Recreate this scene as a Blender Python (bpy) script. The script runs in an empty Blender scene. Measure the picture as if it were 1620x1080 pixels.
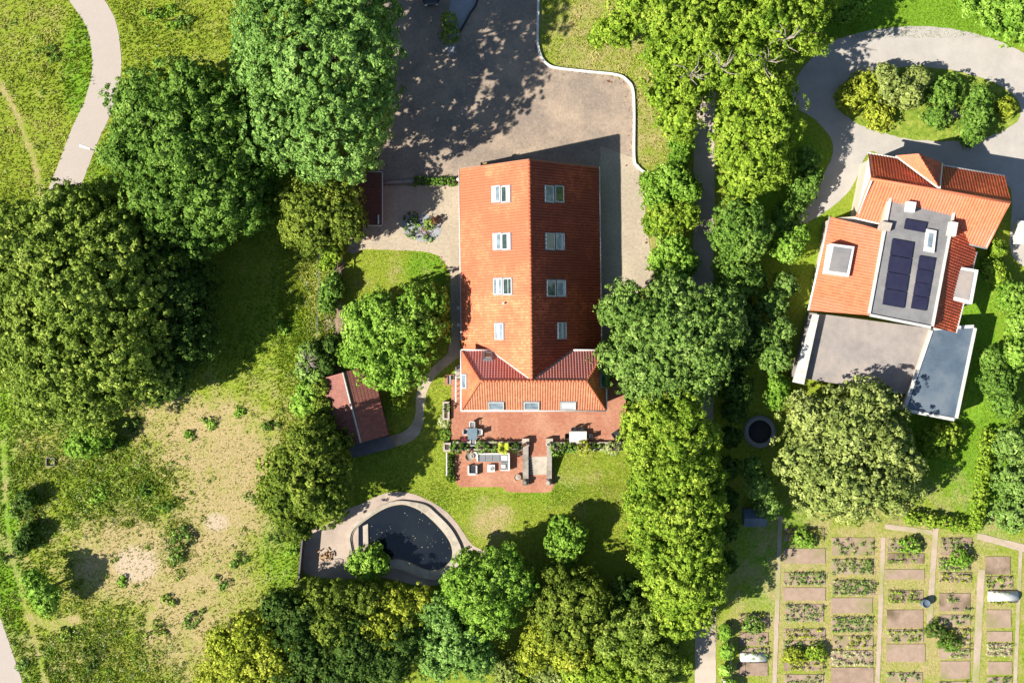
import bpy, bmesh, math, random
import numpy as np
from mathutils import Vector, Matrix
from mathutils.geometry import delaunay_2d_cdt
R = math.radians
random.seed(7)
sc = bpy.context.scene
col = sc.collection

# ------------------------------------------------------------------ camera
H = 148.0
S = 14.0            # photograph pixels per metre on the ground
cd = bpy.data.cameras.new("camera")
cam = bpy.data.objects.new("camera", cd); col.objects.link(cam)
cam.location = (0, 0, H)
cd.sensor_width = 36; cd.lens = H/(1620/S)*36
cd.shift_x = -30/1620
cd.clip_end = 3000
sc.camera = cam
# ------------------------------------------------------------------ light
SUNV = Vector((-1.07, -0.44, 1.0)).normalized()      # towards the sun
w = bpy.data.worlds.new("World"); sc.world = w; w.use_nodes = True
sky = w.node_tree.nodes.new('ShaderNodeTexSky'); sky.sky_type = 'NISHITA'; sky.sun_disc = False
sky.sun_elevation = math.asin(SUNV.z); sky.sun_rotation = math.atan2(SUNV.x, SUNV.y) % (2*math.pi)
sky.air_density = 1.0; sky.dust_density = 0.4
bg = w.node_tree.nodes['Background']; bg.inputs['Strength'].default_value = 0.065
w.node_tree.links.new(sky.outputs[0], bg.inputs[0])
sd = bpy.data.lights.new("sun", 'SUN'); sd.energy = 5.0; sd.angle = R(0.5); sd.color = (1.0, 0.93, 0.82)
so = bpy.data.objects.new("sun", sd); col.objects.link(so)
so.rotation_euler = SUNV.to_track_quat('Z', 'Y').to_euler(); so.location = (-60, -25, 70)
sc.view_settings.view_transform = 'Standard'; sc.view_settings.look = 'None'
sc.view_settings.gamma = 1; sc.view_settings.exposure = 1.2

# ------------------------------------------------------------------ coordinates
Y1, Y2, DROP = (540-565)/S, (540-690)/S, -1.2
def g(y):                                     # ground height: the garden falls away south of the house
    if y >= Y1: return 0.0
    if y <= Y2: return DROP
    return DROP*(Y1-y)/(Y1-Y2)
def P(px, py, z=None):
    if z is None:
        z = 0
        for _ in range(3):
            k = 1-z/H; z = g((540-py)/S*k)
    k = 1-z/H
    return ((px-840)/S*k, (540-py)/S*k, z)
def P2(px, py, z=None): return P(px, py, z)[:2]

# ------------------------------------------------------------------ object helpers
ORG = {}
def tag(o, label=None, cat=None, group=None, kind=None):
    if label: o['label'] = label
    if cat: o['category'] = cat
    if group: o['group'] = group
    if kind: o['kind'] = kind
    return o
def empty(name, loc, label, cat, group=None, rz=0):
    o = bpy.data.objects.new(name, None); col.objects.link(o)
    o.location = loc; o.rotation_euler.z = rz; o.empty_display_size = .3
    ORG[o.name] = Vector(loc)
    return tag(o, label, cat, group)
def link(name, me, mat, parent=None, org=None):
    o = bpy.data.objects.new(name, me); col.objects.link(o)
    if mat: me.materials.append(mat)
    if parent:
        o.parent = parent; ORG[o.name] = ORG[parent.name]
    elif org is not None:
        o.location = org; ORG[o.name] = Vector(org)
    else: ORG[o.name] = Vector((0, 0, 0))
    return o
class MB:
    def __init__(s): s.v = []; s.f = []; s.sm = []
    def poly(s, vs, sm=False):
        n = len(s.v); s.v += [tuple(q) for q in vs]; s.f.append(tuple(range(n, n+len(vs)))); s.sm.append(sm)
    def mesh(s, vs, fs, sm=False):
        n = len(s.v); s.v += [tuple(q) for q in vs]
        for f in fs: s.f.append(tuple(i+n for i in f)); s.sm.append(sm)
    def box(s, x0, x1, y0, y1, z0, z1): s.prism([(x0,y0),(x1,y0),(x1,y1),(x0,y1)], z0, z1)
    def obox(s, c, sx, sy, sz, rz=0, base=True):
        cx, cy, cz = c; ca, sa = math.cos(rz), math.sin(rz)
        pts = [(cx+ca*a*sx/2-sa*b*sy/2, cy+sa*a*sx/2+ca*b*sy/2) for a, b in ((-1,-1),(1,-1),(1,1),(-1,1))]
        s.prism(pts, cz, cz+sz)
    def prism(s, poly, z0, z1):
        a = sum(poly[i][0]*poly[(i+1)%len(poly)][1]-poly[(i+1)%len(poly)][0]*poly[i][1] for i in range(len(poly)))
        if a < 0: poly = poly[::-1]
        n = len(poly)
        zz1 = z1 if isinstance(z1, (list, tuple)) else [z1]*n
        if a < 0 and isinstance(z1, (list, tuple)): zz1 = zz1[::-1]
        vs = [(x, y, z0) for x, y in poly]+[(p[0], p[1], zz1[i]) for i, p in enumerate(poly)]
        fs = [tuple(range(n-1, -1, -1)), tuple(range(n, 2*n))]+[(i, (i+1)%n, n+(i+1)%n, n+i) for i in range(n)]
        s.mesh(vs, fs)
    def tube(s, pts, rad, seg=8, caps=True):
        pts = [Vector(p) for p in pts]; rad = rad if isinstance(rad, (list, tuple)) else [rad]*len(pts)
        vs = []; fs = []
        for i, p in enumerate(pts):
            d = (pts[min(i+1, len(pts)-1)]-pts[max(i-1, 0)]).normalized()
            u = d.orthogonal().normalized() if i == 0 else (u-d*u.dot(d)).normalized()
            v = d.cross(u)
            for k in range(seg):
                a = 2*math.pi*k/seg; vs.append(p+(u*math.cos(a)+v*math.sin(a))*rad[i])
        for i in range(len(pts)-1):
            for k in range(seg):
                fs.append((i*seg+k, i*seg+(k+1)%seg, (i+1)*seg+(k+1)%seg, (i+1)*seg+k))
        s.mesh(vs, fs, True)
        if caps:
            n = len(s.v)-len(vs)
            s.f.append(tuple(n+k for k in range(seg-1, -1, -1))); s.sm.append(False)
            s.f.append(tuple(n+(len(pts)-1)*seg+k for k in range(seg))); s.sm.append(False)
    def lathe(s, c, prof, seg=20, sy=1.0):
        vs = []; fs = []; n = len(prof)
        for k in range(seg):
            a = 2*math.pi*k/seg
            for r, z in prof: vs.append((c[0]+r*math.cos(a), c[1]+sy*r*math.sin(a), c[2]+z))
        for k in range(seg):
            for i in range(n-1):
                fs.append((k*n+i, ((k+1)%seg)*n+i, ((k+1)%seg)*n+i+1, k*n+i+1))
        s.mesh(vs, fs, True)
    def build(s, name, mat, parent=None, org=None, bevel=0):
        o3 = ORG[parent.name] if parent else Vector(org or (0, 0, 0))
        me = bpy.data.meshes.new(name)
        me.from_pydata([(x-o3.x, y-o3.y, z-o3.z) for x, y, z in s.v], [], s.f)
        me.polygons.foreach_set('use_smooth', s.sm)
        me.update()
        o = link(name, me, mat, parent, org if not parent else None)
        if bevel:
            m = o.modifiers.new('bevel', 'BEVEL'); m.width = bevel; m.segments = 2; m.limit_method = 'ANGLE'
        return o
def copy_tree(o, parent=None):
    c = o.copy(); col.objects.link(c); c.parent = parent
    for ch in [q for q in bpy.data.objects if q.parent == o]: copy_tree(ch, c)
    return c

# ------------------------------------------------------------------ material helpers
class Gm:
    def __init__(s, name, rough=.85, spec=.25):
        s.m = bpy.data.materials.new(name); s.m.use_nodes = True; s.t = s.m.node_tree
        s.b = s.t.nodes['Principled BSDF']; s.b.inputs['Roughness'].default_value = rough
        s.b.inputs['Specular IOR Level'].default_value = spec
        s.geo = s.t.nodes.new('ShaderNodeNewGeometry'); s.pos = s.geo.outputs['Position']
    def set(s, sock, v):
        if v is None: return
        if hasattr(v, 'is_output') or isinstance(v, bpy.types.NodeSocket): s.t.links.new(v, sock)
        elif isinstance(v, tuple) and len(v) == 3 and sock.type == 'RGBA': sock.default_value = (*v, 1)
        else: sock.default_value = v
    def noise(s, scale, detail=3, rough=.55, vec=None, out=0):
        n = s.t.nodes.new('ShaderNodeTexNoise'); n.inputs['Scale'].default_value = scale
        n.inputs['Detail'].default_value = detail; n.inputs['Roughness'].default_value = rough
        s.t.links.new(vec or s.pos, n.inputs['Vector']); return n.outputs[out]
    def ramp(s, f, stops, interp='LINEAR'):
        n = s.t.nodes.new('ShaderNodeValToRGB'); r = n.color_ramp; r.interpolation = interp
        while len(r.elements) < len(stops): r.elements.new(.5)
        for e, (p, c) in zip(r.elements, stops):
            e.position = p; e.color = (*c, 1) if isinstance(c, tuple) else (c, c, c, 1)
        s.t.links.new(f, n.inputs[0]); return n.outputs[0]
    def mix(s, f, a, b, mode='MIX'):
        n = s.t.nodes.new('ShaderNodeMix'); n.data_type = 'RGBA'; n.blend_type = mode
        s.set(n.inputs[0], f); s.set(n.inputs[6], a); s.set(n.inputs[7], b); return n.outputs[2]
    def math(s, op, a, b=None, clamp=False):
        n = s.t.nodes.new('ShaderNodeMath'); n.operation = op; n.use_clamp = clamp
        s.set(n.inputs[0], a); s.set(n.inputs[1], b); return n.outputs[0]
    def attr(s, name):
        n = s.t.nodes.new('ShaderNodeAttribute'); n.attribute_name = name; return n.outputs['Fac']
    def bump(s, h, strength=.5, dist=.02):
        n = s.t.nodes.new('ShaderNodeBump'); n.inputs['Strength'].default_value = strength
        n.inputs['Distance'].default_value = dist; s.t.links.new(h, n.inputs['Height'])
        s.t.links.new(n.outputs[0], s.b.inputs['Normal'])
    def color(s, c): s.set(s.b.inputs['Base Color'], c); return s
def M(name, c1, c2=None, scale=2.0, rough=.85, bump=0, bscale=12, c3=None, spec=.25, metal=0):
    q = Gm(name, rough, spec); q.b.inputs['Metallic'].default_value = metal
    c2 = c2 or tuple(v*.8 for v in c1)
    n = q.noise(scale, 5, .65)
    c = q.ramp(n, [(.32, c1), (.68, c2)])
    if c3: c = q.mix(q.ramp(q.noise(scale*.23, 4, .6), [(.48, 0.0), (.66, 1.0)]), c, c3)
    fine = q.ramp(q.noise(bscale, 3, .7), [(.3, .82), (.7, 1.0)])
    c = q.mix(1.0, c, fine, 'MULTIPLY')
    q.color(c)
    if bump: q.bump(q.noise(bscale, 4, .7), bump, .03)
    return q.m

m_white = M('white_paint', (.62,.62,.60), (.5,.5,.48), 3, .5)
m_offwhite = M('aged_white', (.55,.55,.52), (.40,.39,.36), 2, .6)
m_grey = M('grey_metal', (.22,.23,.24), (.15,.16,.17), 4, .45)
m_dark = M('dark_metal', (.03,.032,.036), (.02,.02,.022), 4, .4)
m_black = M('black_fabric', (.018,.019,.022), (.03,.03,.034), 5, .7)
m_cush = M('grey_cushion', (.20,.21,.22), (.15,.16,.17), 6, .9)
m_white_cush = M('white_cushion', (.62,.61,.6), (.5,.5,.49), 6, .9)
m_glass_tab = M('blue_grey_glass', (.16,.22,.26), (.12,.17,.2), 2, .12, spec=.6)
m_whitetab = M('cream_tabletop', (.60,.58,.52), (.5,.48,.43), 4, .6)
m_stone = M('weathered_stone', (.34,.30,.26), (.22,.20,.17), 2.2, .9, .6, 9, c3=(.13,.12,.10))
m_stone_l = M('pale_stone', (.46,.41,.34), (.33,.29,.24), 1.6, .9, .4, 9, c3=(.24,.21,.17))
m_concrete = M('concrete', (.36,.33,.29), (.27,.25,.22), 1.2, .9, .4, 14, c3=(.20,.185,.16))
m_brick = M('brick_wall', (.33,.17,.11), (.25,.12,.08), 5, .9, .3, 8)
m_wall = M('render_wall', (.50,.44,.36), (.42,.37,.30), 1, .9)
m_soil = M('dark_soil', (.09,.065,.045), (.05,.036,.026), 3, .95, .8, 10)
m_soil_l = M('dry_soil', (.32,.235,.175), (.23,.165,.12), 1.5, .95, .8, 9, c3=(.13,.10,.06))
m_soil_p = M('pale_pinkish_soil', (.34,.25,.19), (.26,.19,.14), 1.5, .95, .8, 9, c3=(.22,.20,.09))
m_plotpath = M('trodden_earth_path', (.42,.33,.27), (.33,.27,.20), 1.2, .95, .5, 9, c3=(.26,.26,.10))
m_bark = M('bark', (.10,.075,.055), (.055,.042,.032), 5, .95, .8, 14)
m_deadwood = M('dead_wood', (.36,.31,.27), (.25,.21,.18), 4, .9)
m_wood = M('old_timber', (.13,.095,.07), (.08,.06,.045), 4, .9, .4, 14)
m_greydeck = M('grey_sheet_roof', (.13,.135,.14), (.09,.093,.10), 1.5, .8, .3, 10, c3=(.17,.165,.155))
m_tar = M('roofing_felt', (.20,.20,.20), (.15,.15,.155), .8, .85, .3, 8, c3=(.27,.25,.235))
m_bluefelt = M('blue_grey_felt', (.085,.12,.16), (.06,.09,.125), .9, .8, .3, 9, c3=(.13,.16,.19))
m_terr = M('grey_terrace_boards', (.30,.27,.25), (.22,.20,.19), .8, .85, .3, 9, c3=(.36,.31,.27))
m_solar = M('solar_glass', (.018,.018,.04), (.025,.025,.05), 1, .2, spec=.6)
m_terracotta = M('terracotta', (.42,.19,.11), (.32,.14,.08), 6, .85)
m_red = M('red_fabric', (.33,.04,.06), (.22,.03,.05), 6, .8)
m_gold = M('gilded_bracket', (.48,.34,.14), (.3,.2,.09), 8, .5)
m_car = M('black_car_paint', (.01,.011,.013), (.012,.013,.015), 1, .12, spec=.7)
m_rubber = M('tyre_rubber', (.02,.02,.02), (.03,.03,.03), 6, .8)
m_greenhouse = M('white_polytunnel', (.65,.66,.64), (.5,.51,.5), 2, .4)
m_log = M('cut_logs', (.42,.28,.16), (.25,.16,.09), 9, .9)

def glass_mat(name, c, rough=.06):
    q = Gm(name, rough, .8); q.color(q.ramp(q.noise(1.2, 2), [(.35, c), (.65, tuple(v*.55 for v in c))])); return q.m
m_pane = glass_mat('sky_window_glass', (.22,.28,.33))
m_pane_d = glass_mat('dark_window_glass', (.05,.08,.08))
m_pane_g = glass_mat('green_window_glass', (.04,.12,.08))
def water_mat():
    q = Gm('pond_water', .04, .6)
    q.color(q.ramp(q.noise(.25, 3), [(.3, (.006,.009,.013)), (.7, (.012,.016,.019))]))
    q.bump(q.noise(1.6, 2), .05, .02); return q.m
m_water = water_mat()

def tile_mat(name, cols, rough, patch, spec=.3, moss=.5, joint=None, ja=.4):
    q = Gm(name, rough, spec)
    uv = q.t.nodes.new('ShaderNodeUVMap').outputs[0]
    fl = q.t.nodes.new('ShaderNodeVectorMath'); fl.operation = 'FLOOR'; q.t.links.new(uv, fl.inputs[0])
    wn = q.t.nodes.new('ShaderNodeTexWhiteNoise'); wn.noise_dimensions = '3D'; q.t.links.new(fl.outputs[0], wn.inputs['Vector'])
    c = q.ramp(wn.outputs['Value'], [(0, cols[0]), (.5, cols[1]), (1, cols[2])])
    big = q.ramp(q.noise(.16, 6, .68), [(.38, 0.0), (.56, 1.0)])
    c = q.mix(q.math('MULTIPLY', big, patch[1]), c, patch[0])
    c = q.mix(q.math('MULTIPLY', q.ramp(q.noise(2.6, 6, .75), [(.56, 0.0), (.7, 1.0)]), moss), c, tuple(v*.35 for v in cols[1]))
    # joint between courses and columns
    sx = q.t.nodes.new('ShaderNodeSeparateXYZ'); q.t.links.new(uv, sx.inputs[0])
    jy = q.math('FRACT', sx.outputs[1]); jx = q.math('FRACT', sx.outputs[0])
    j = q.math('MAXIMUM', q.math('LESS_THAN', jy, .10), q.math('LESS_THAN', jx, .12))
    c = q.mix(q.math('MULTIPLY', j, ja), c, joint or tuple(v*.35 for v in cols[0]))
    q.color(c); q.bump(q.noise(20, 3, .7), .35, .01)
    return q.m
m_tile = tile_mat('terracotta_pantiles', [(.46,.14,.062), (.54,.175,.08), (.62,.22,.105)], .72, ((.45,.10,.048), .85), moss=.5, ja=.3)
m_tile_south = tile_mat('sun_tinted_orange_pantiles', [(.40,.165,.085), (.46,.20,.105), (.52,.235,.13)], .7, ((.43,.15,.085), .5), moss=.3, ja=.2)  # lit copy of the pantiles, sunlight put into the paler orange
m_tile_shaded = tile_mat('shade_darkened_red_pantiles', [(.34,.058,.026), (.44,.085,.036), (.60,.14,.055)], .45, ((.24,.045,.024), .8), moss=.5, ja=.6)  # shaded copy of the pantiles, shade put into the deeper red
m_tile_glz = tile_mat('glint_painted_glazed_pantiles', [(.36,.05,.035), (.44,.075,.05), (.38,.08,.08)], .25, ((.36,.12,.12), .5), .6, .2, joint=(.62,.42,.40), ja=.55)  # pale joints and purplish patch paint glints and sheen on the glaze
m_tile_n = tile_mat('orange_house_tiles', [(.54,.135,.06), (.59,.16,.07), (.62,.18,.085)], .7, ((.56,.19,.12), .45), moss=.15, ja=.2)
m_shed = tile_mat('brown_red_sheet_tiles', [(.22,.08,.06), (.255,.095,.072), (.30,.115,.088)], .7, ((.17,.08,.065), .6), moss=.5)
m_shed_d = tile_mat('dark_brown_felt_shingles', [(.10,.035,.022), (.13,.045,.028), (.15,.05,.034)], .8, ((.08,.04,.03), .6), moss=.5)

def pave_mat(name, c1, c2, c3, bs=4.5, mortar=.55):
    q = Gm(name, .88, .2)
    b = q.t.nodes.new('ShaderNodeTexBrick'); b.inputs['Scale'].default_value = 1.0
    b.inputs['Brick Width'].default_value = 1/bs; b.inputs['Row Height'].default_value = .5/bs; b.inputs['Mortar Size'].default_value = .012
    b.inputs['Color1'].default_value = (*c1, 1); b.inputs['Color2'].default_value = (*c2, 1)
    b.inputs['Mortar'].default_value = (*tuple(v*mortar for v in c1), 1)
    q.t.links.new(q.pos, b.inputs['Vector'])
    c = q.mix(q.ramp(q.noise(.22, 6, .65), [(.42, 0.0), (.64, .85)]), b.outputs['Color'], c3)
    c = q.mix(1.0, c, q.ramp(q.noise(3.5, 6, .75), [(.25, .68), (.7, 1.08)]), 'MULTIPLY')
    c = q.mix(q.ramp(q.noise(.9, 5, .7), [(.6, 0.0), (.78, .45)]), c, tuple(v*.55 for v in c1))
    q.color(c); q.bump(q.noise(9, 5, .7), .4, .02); return q.m
m_drive = pave_mat('driveway_setts', (.29,.235,.19), (.22,.18,.15), (.37,.29,.215))
m_court = pave_mat('courtyard_gravel', (.38,.325,.245), (.32,.27,.20), (.42,.355,.26), 8, .85)
m_patio = pave_mat('red_patio_pavers', (.36,.155,.095), (.31,.125,.08), (.42,.23,.15), 3.3, .7)
m_gpath = M('garden_path_gravel', (.42,.36,.27), (.34,.29,.22), 2, .95, .5, 12, c3=(.29,.24,.18))
m_path = M('pale_asphalt_path', (.37,.325,.29), (.35,.305,.27), .35, .9, .1, 14)
m_lane = M('lane_asphalt', (.46,.39,.32), (.38,.32,.26), .5, .9, .3, 12, c3=(.28,.23,.19))
m_ngravel = M('pale_gravel_drive', (.40,.37,.335), (.33,.31,.285), .5, .95, .3, 10)
m_sand = M('pond_surround_paving', (.42,.34,.28), (.34,.275,.23), 1.0, .92, .3, 10, c3=(.28,.23,.19))
m_kerb = M('white_kerb', (.66,.66,.64), (.52,.52,.50), 2, .7)
m_slate = M('slate_chips', (.33,.34,.36), (.22,.23,.25), 6, .9, .9, 8)

def ground_mat():
    q = Gm('grass_ground', .95, .1)
    fine = q.noise(3.2, 6, .78); mid = q.noise(.55, 5, .65); tiny = q.noise(9, 4, .8)
    gr = q.ramp(fine, [(.28, (.065,.12,.008)), (.42, (.18,.265,.018)), (.56, (.27,.32,.04)), (.70, (.39,.37,.11))])
    lush = q.ramp(fine, [(.32, (.06,.14,.01)), (.5, (.16,.31,.02)), (.68, (.25,.38,.04))])
    dry = q.ramp(fine, [(.28, (.18,.15,.05)), (.42, (.37,.30,.13)), (.7, (.48,.375,.215))])
    lf = q.math('ADD', q.attr('lush'), q.math('MULTIPLY', q.math('SUBTRACT', mid, .5), .9))
    c = q.mix(q.ramp(lf, [(.3, 0.0), (.7, 1.0)]), gr, lush)
    df = q.math('ADD', q.attr('dry'), q.math('MULTIPLY', q.math('SUBTRACT', mid, .5), 1.9))
    df = q.math('ADD', df, q.math('MULTIPLY', q.math('SUBTRACT', tiny, .5), .9))
    c = q.mix(q.ramp(df, [(.28, 0.0), (.98, 1.0)]), c, dry)
    sf = q.math('ADD', q.attr('sand'), q.math('MULTIPLY', q.math('SUBTRACT', fine, .5), .8))
    c = q.mix(q.ramp(sf, [(.35, 0.0), (.75, 1.0)]), c, (.50,.40,.28))
    c = q.mix(1.0, c, q.ramp(tiny, [(.3, .68), (.62, 1.08)]), 'MULTIPLY')
    # rough scrub: darker green-brown mottling
    ff = q.math('ADD', q.attr('rough'), q.math('MULTIPLY', q.math('SUBTRACT', q.noise(1.3, 6, .75), .5), 1.8))
    c = q.mix(q.ramp(ff, [(.45, 0.0), (.8, .8)]), c, (.12,.13,.025))
    q.color(c); q.bump(q.math('ADD', fine, tiny), 1.0, .12); return q.m
m_ground = ground_mat()

def leaf_mat(name, cd_, cm, cl, trans=.16, rough=.65):
    q = Gm(name, rough, .08)
    t = q.attr('tint')
    c = q.ramp(t, [(0.0, cd_), (.5, cm), (1.0, cl)])
    q.color(c)
    tr = q.t.nodes.new('ShaderNodeBsdfTranslucent'); q.t.links.new(c, tr.inputs[0])
    mx = q.t.nodes.new('ShaderNodeMixShader'); mx.inputs[0].default_value = trans
    out = q.t.nodes['Material Output']
    q.t.links.new(q.b.outputs[0], mx.inputs[1]); q.t.links.new(tr.outputs[0], mx.inputs[2]); q.t.links.new(mx.outputs[0], out.inputs[0])
    return q.m
LM = {
 'chest': leaf_mat('blue_green_leaves', (.06,.13,.025), (.155,.29,.055), (.30,.46,.12)),
 'mid':   leaf_mat('mid_green_leaves', (.045,.10,.012), (.115,.22,.03), (.24,.37,.07)),
 'olive': leaf_mat('olive_leaves', (.065,.11,.012), (.18,.265,.035), (.37,.45,.09)),
 'lime':  leaf_mat('lime_green_leaves', (.07,.15,.012), (.20,.31,.025), (.39,.49,.065)),
 'yell':  leaf_mat('yellow_green_leaves', (.10,.15,.012), (.27,.33,.028), (.50,.52,.075)),
 'bright':leaf_mat('fresh_green_leaves', (.07,.16,.012), (.18,.33,.035), (.34,.50,.09)),
 'dark':  leaf_mat('dark_and_shaded_leaves', (.022,.05,.008), (.055,.11,.017), (.13,.20,.04)),  # own dark green, and shade put into the leaf colour of shaded trees
 'grey':  leaf_mat('grey_green_leaves', (.06,.12,.02), (.15,.26,.045), (.30,.42,.11)),
 'round': leaf_mat('round_tree_leaves', (.05,.085,.01), (.13,.19,.022), (.29,.35,.05)),
 'palo':  leaf_mat('pale_olive_leaves', (.10,.145,.03), (.24,.30,.07), (.41,.46,.15)),
 'pale':  leaf_mat('pale_variegated_leaves', (.20,.26,.08), (.36,.42,.16), (.50,.52,.28)),
 'grass': leaf_mat('meadow_grass_blades', (.11,.19,.012), (.27,.34,.03), (.48,.43,.15), .15),
 'crop':  leaf_mat('vegetable_leaves', (.06,.14,.02), (.16,.27,.05), (.34,.37,.12)),
 'floral':leaf_mat('red_brown_leaves', (.12,.03,.02), (.18,.07,.04), (.25,.14,.08)),
}

# ------------------------------------------------------------------ foliage
rng = np.random.default_rng(11)
def unit(n):
    v = rng.normal(size=(n, 3)); return v/np.linalg.norm(v, axis=1, keepdims=True)
class Waves:
    def __init__(s, wl, n=7):
        s.k = unit(n)*(2*math.pi/wl)*rng.uniform(.6, 1.5, (n, 1)); s.p = rng.uniform(0, 6.28, n)
    def __call__(s, x): return np.sin(x@s.k.T+s.p).mean(axis=1)*1.6
def leaf_mesh(name, pos, nrm, size, tint, aspect=.62):
    n = len(pos)
    t = np.cross(nrm, unit(n)); t /= np.linalg.norm(t, axis=1, keepdims=True)+1e-9
    b = np.cross(nrm, t)
    sz = size[:, None]
    v = np.empty((n, 4, 3), np.float32)
    v[:, 0] = pos-t*sz; v[:, 1] = pos-b*sz*aspect+nrm*sz*.18; v[:, 2] = pos+t*sz; v[:, 3] = pos+b*sz*aspect+nrm*sz*.18
    me = bpy.data.meshes.new(name)
    me.vertices.add(4*n); me.vertices.foreach_set('co', v.ravel())
    me.loops.add(4*n); me.loops.foreach_set('vertex_index', np.arange(4*n, dtype=np.int32))
    me.polygons.add(n); me.polygons.foreach_set('loop_start', np.arange(0, 4*n, 4, dtype=np.int32))
    at = me.attributes.new('tint', 'FLOAT', 'POINT'); at.data.foreach_set('value', np.repeat(tint.astype(np.float32), 4))
    me.update(calc_edges=True); me.validate()
    return me
def crown_data(L, clump=.5, leaf=.15, dens=2.2, K=26, gap=.35, bump=.16, low=-.35, core=True):
    """L: array of lobes (x,y,z,rx,ry,rz), world units"""
    L = np.array(L, float); P_, N_, S_, T_ = [], [], [], []
    w1 = Waves(3.2); w2 = Waves(1.5); w3 = Waves(2.4); wt = Waves(5.0)
    for li, (x, y, z, rx, ry, rz) in enumerate(L):
        area = 4*math.pi*((rx*ry)**1.6/3+2*((rx*rz)**1.6)/3)**(1/1.6)
        for shell, (rad, dn, kk, lf) in enumerate(((1.0, dens, K, leaf), (.70, dens*.75, int(K*.55), leaf*1.8), (.45, dens*(1.1 if core else 0), 9, leaf*3.4))):
            if dn == 0: continue
            n = max(6, int(area*dn)); d = unit(n)
            c = np.array([x, y, z])
            p0 = c+d*np.array([rx, ry, rz])*rad
            r = 1+bump*w1(p0)+bump*.5*w2(p0)+rng.normal(0, .06 if shell == 0 else .02, n)
            p = c+d*np.array([rx, ry, rz])*(rad*r)[:, None]
            keep = d[:, 2] > low
            for lj, q in enumerate(L):
                if lj == li: continue
                e = (p-q[:3])/q[3:]; keep &= (e**2).sum(1) > (.78, .5, .12)[shell]
            if shell == 0: keep &= (w3(p)+rng.normal(0, .25, n)) > -1+gap
            p = p[keep]; d = d[keep]; n = len(p)
            if n == 0: continue
            ct = .5+.22*wt(p)+rng.normal(0, .13, n)
            cr = clump*np.clip(rng.lognormal(-.15, .38, n), .35, 1.9)*(1 if shell == 0 else 1.3)
            dd = np.repeat(d, kk, 0)*1.1+unit(n*kk)*1.1; dd[:, 2] += .2
            dd /= np.linalg.norm(dd, axis=1, keepdims=True)
            rr = np.repeat(cr, kk)*rng.uniform(.55, 1.08, n*kk)
            P_.append(np.repeat(p, kk, 0)+dd*rr[:, None]*np.array([1, 1, .8]))
            nn = dd+unit(n*kk)*.5; nn /= np.linalg.norm(nn, axis=1, keepdims=True)
            N_.append(nn); S_.append(lf*rng.uniform(.65, 1.3, n*kk))
            T_.append(np.clip(np.repeat(ct, kk)+rng.normal(0, .15, n*kk), 0, 1))
    return np.concatenate(P_), np.concatenate(N_), np.concatenate(S_), np.concatenate(T_)
def lobes(L, squash=1.0):
    out = []
    for (px, py, r, top) in L:
        base = g((540-py)/S)
        rm = r/S; rz = min(rm*1.3*squash, (top)*.5)
        zc = base+top-rz
        x, y, _ = P(px, py, zc)
        k = 1-zc/H
        out.append((x, y, zc, rm*k, rm*k, rz))
    return out
def add_limbs(mb, base, L, h0, r0):
    c = Vector(base); cx = sum(l[0] for l in L)/len(L); cy = sum(l[1] for l in L)/len(L)
    top = Vector((cx*.6+base[0]*.4, cy*.6+base[1]*.4, h0))
    mid = c.lerp(top, .5)+Vector((random.uniform(-.2,.2), random.uniform(-.2,.2), 0))*r0*3
    mb.tube([c-Vector((0,0,.3)), c+Vector((0,0,.35)), mid, top], [r0*1.5, r0*1.05, r0*.85, r0*.6], 9)
    for l in L[:6]:
        e = Vector((l[0], l[1], l[2]+l[5]*.35)); m = top.lerp(e, .5)+Vector((0,0,-.15*l[5]))
        mb.tube([top-Vector((0,0,.3)), m, e], [r0*.5, r0*.3, r0*.1], 6)
        for _ in range(3):
            a = random.uniform(0, 6.28); q = e+Vector((math.cos(a)*l[3]*.7, math.sin(a)*l[4]*.7, random.uniform(-.1,.4)*l[5]))
            mb.tube([m, m.lerp(q,.5)+Vector((0,0,.1)), q], [r0*.22, r0*.15, r0*.05], 5)
def tree(name, label, cat, kind, L, group=None, squash=1.0, r0=None, bark=None, **kw):
    LL = lobes(L, squash)
    bx = sum(l[0]*l[3] for l in LL)/sum(l[3] for l in LL); by = sum(l[1]*l[3] for l in LL)/sum(l[3] for l in LL)
    bz = g(by); top = max(l[2]+l[5] for l in LL)-bz
    root = empty(name, (bx, by, bz), label, cat, group)
    mb = MB(); add_limbs(mb, (bx, by, bz), LL, bz+top*.42, r0 or .035*top)
    mb.build('trunk', bark or m_bark, root)
    p, n, s, t = crown_data(LL, **kw)
    o3 = np.array([bx, by, bz]); me = leaf_mesh('crown', p-o3, n, s, t)
    link('crown', me, LM[kind], root)
    return root
def bush(name, label, cat, kind, L, group=None, stems=True, **kw):
    """L px lobes (px,py,r,top): low shrub"""
    LL = lobes(L, 1.0); bx, by = LL[0][0], LL[0][1]; bz = kw.pop('z0', g(by))
    if 'dz' in kw:
        dz = kw.pop('dz'); LL = [(a,b,c+dz,d,e,f) for a,b,c,d,e,f in LL]; bz += dz
    kw.setdefault('clump', .22); kw.setdefault('leaf', .085); kw.setdefault('dens', 7); kw.setdefault('K', 14); kw.setdefault('gap', .2); kw.setdefault('low', -.6); kw.setdefault('core', False)
    root = empty(name, (bx, by, bz), label, cat, group)
    mb = MB()
    for _ in range(5):
        l = random.choice(LL); a = random.uniform(0, 6.28)
        e = (l[0]+math.cos(a)*l[3]*.5, l[1]+math.sin(a)*l[4]*.5, l[2]+l[5]*.3)
        mb.tube([(bx, by, bz-.05), ((bx+e[0])/2, (by+e[1])/2, (bz+e[2])/2+.1), e], [.04, .03, .012], 5)
    mb.build('stem', m_bark, root)
    p, n, s, t = crown_data(LL, **kw)
    link('foliage', leaf_mesh('foliage', p-np.array([bx, by, bz]), n, s, t), LM[kind], root)
    return root

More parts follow.
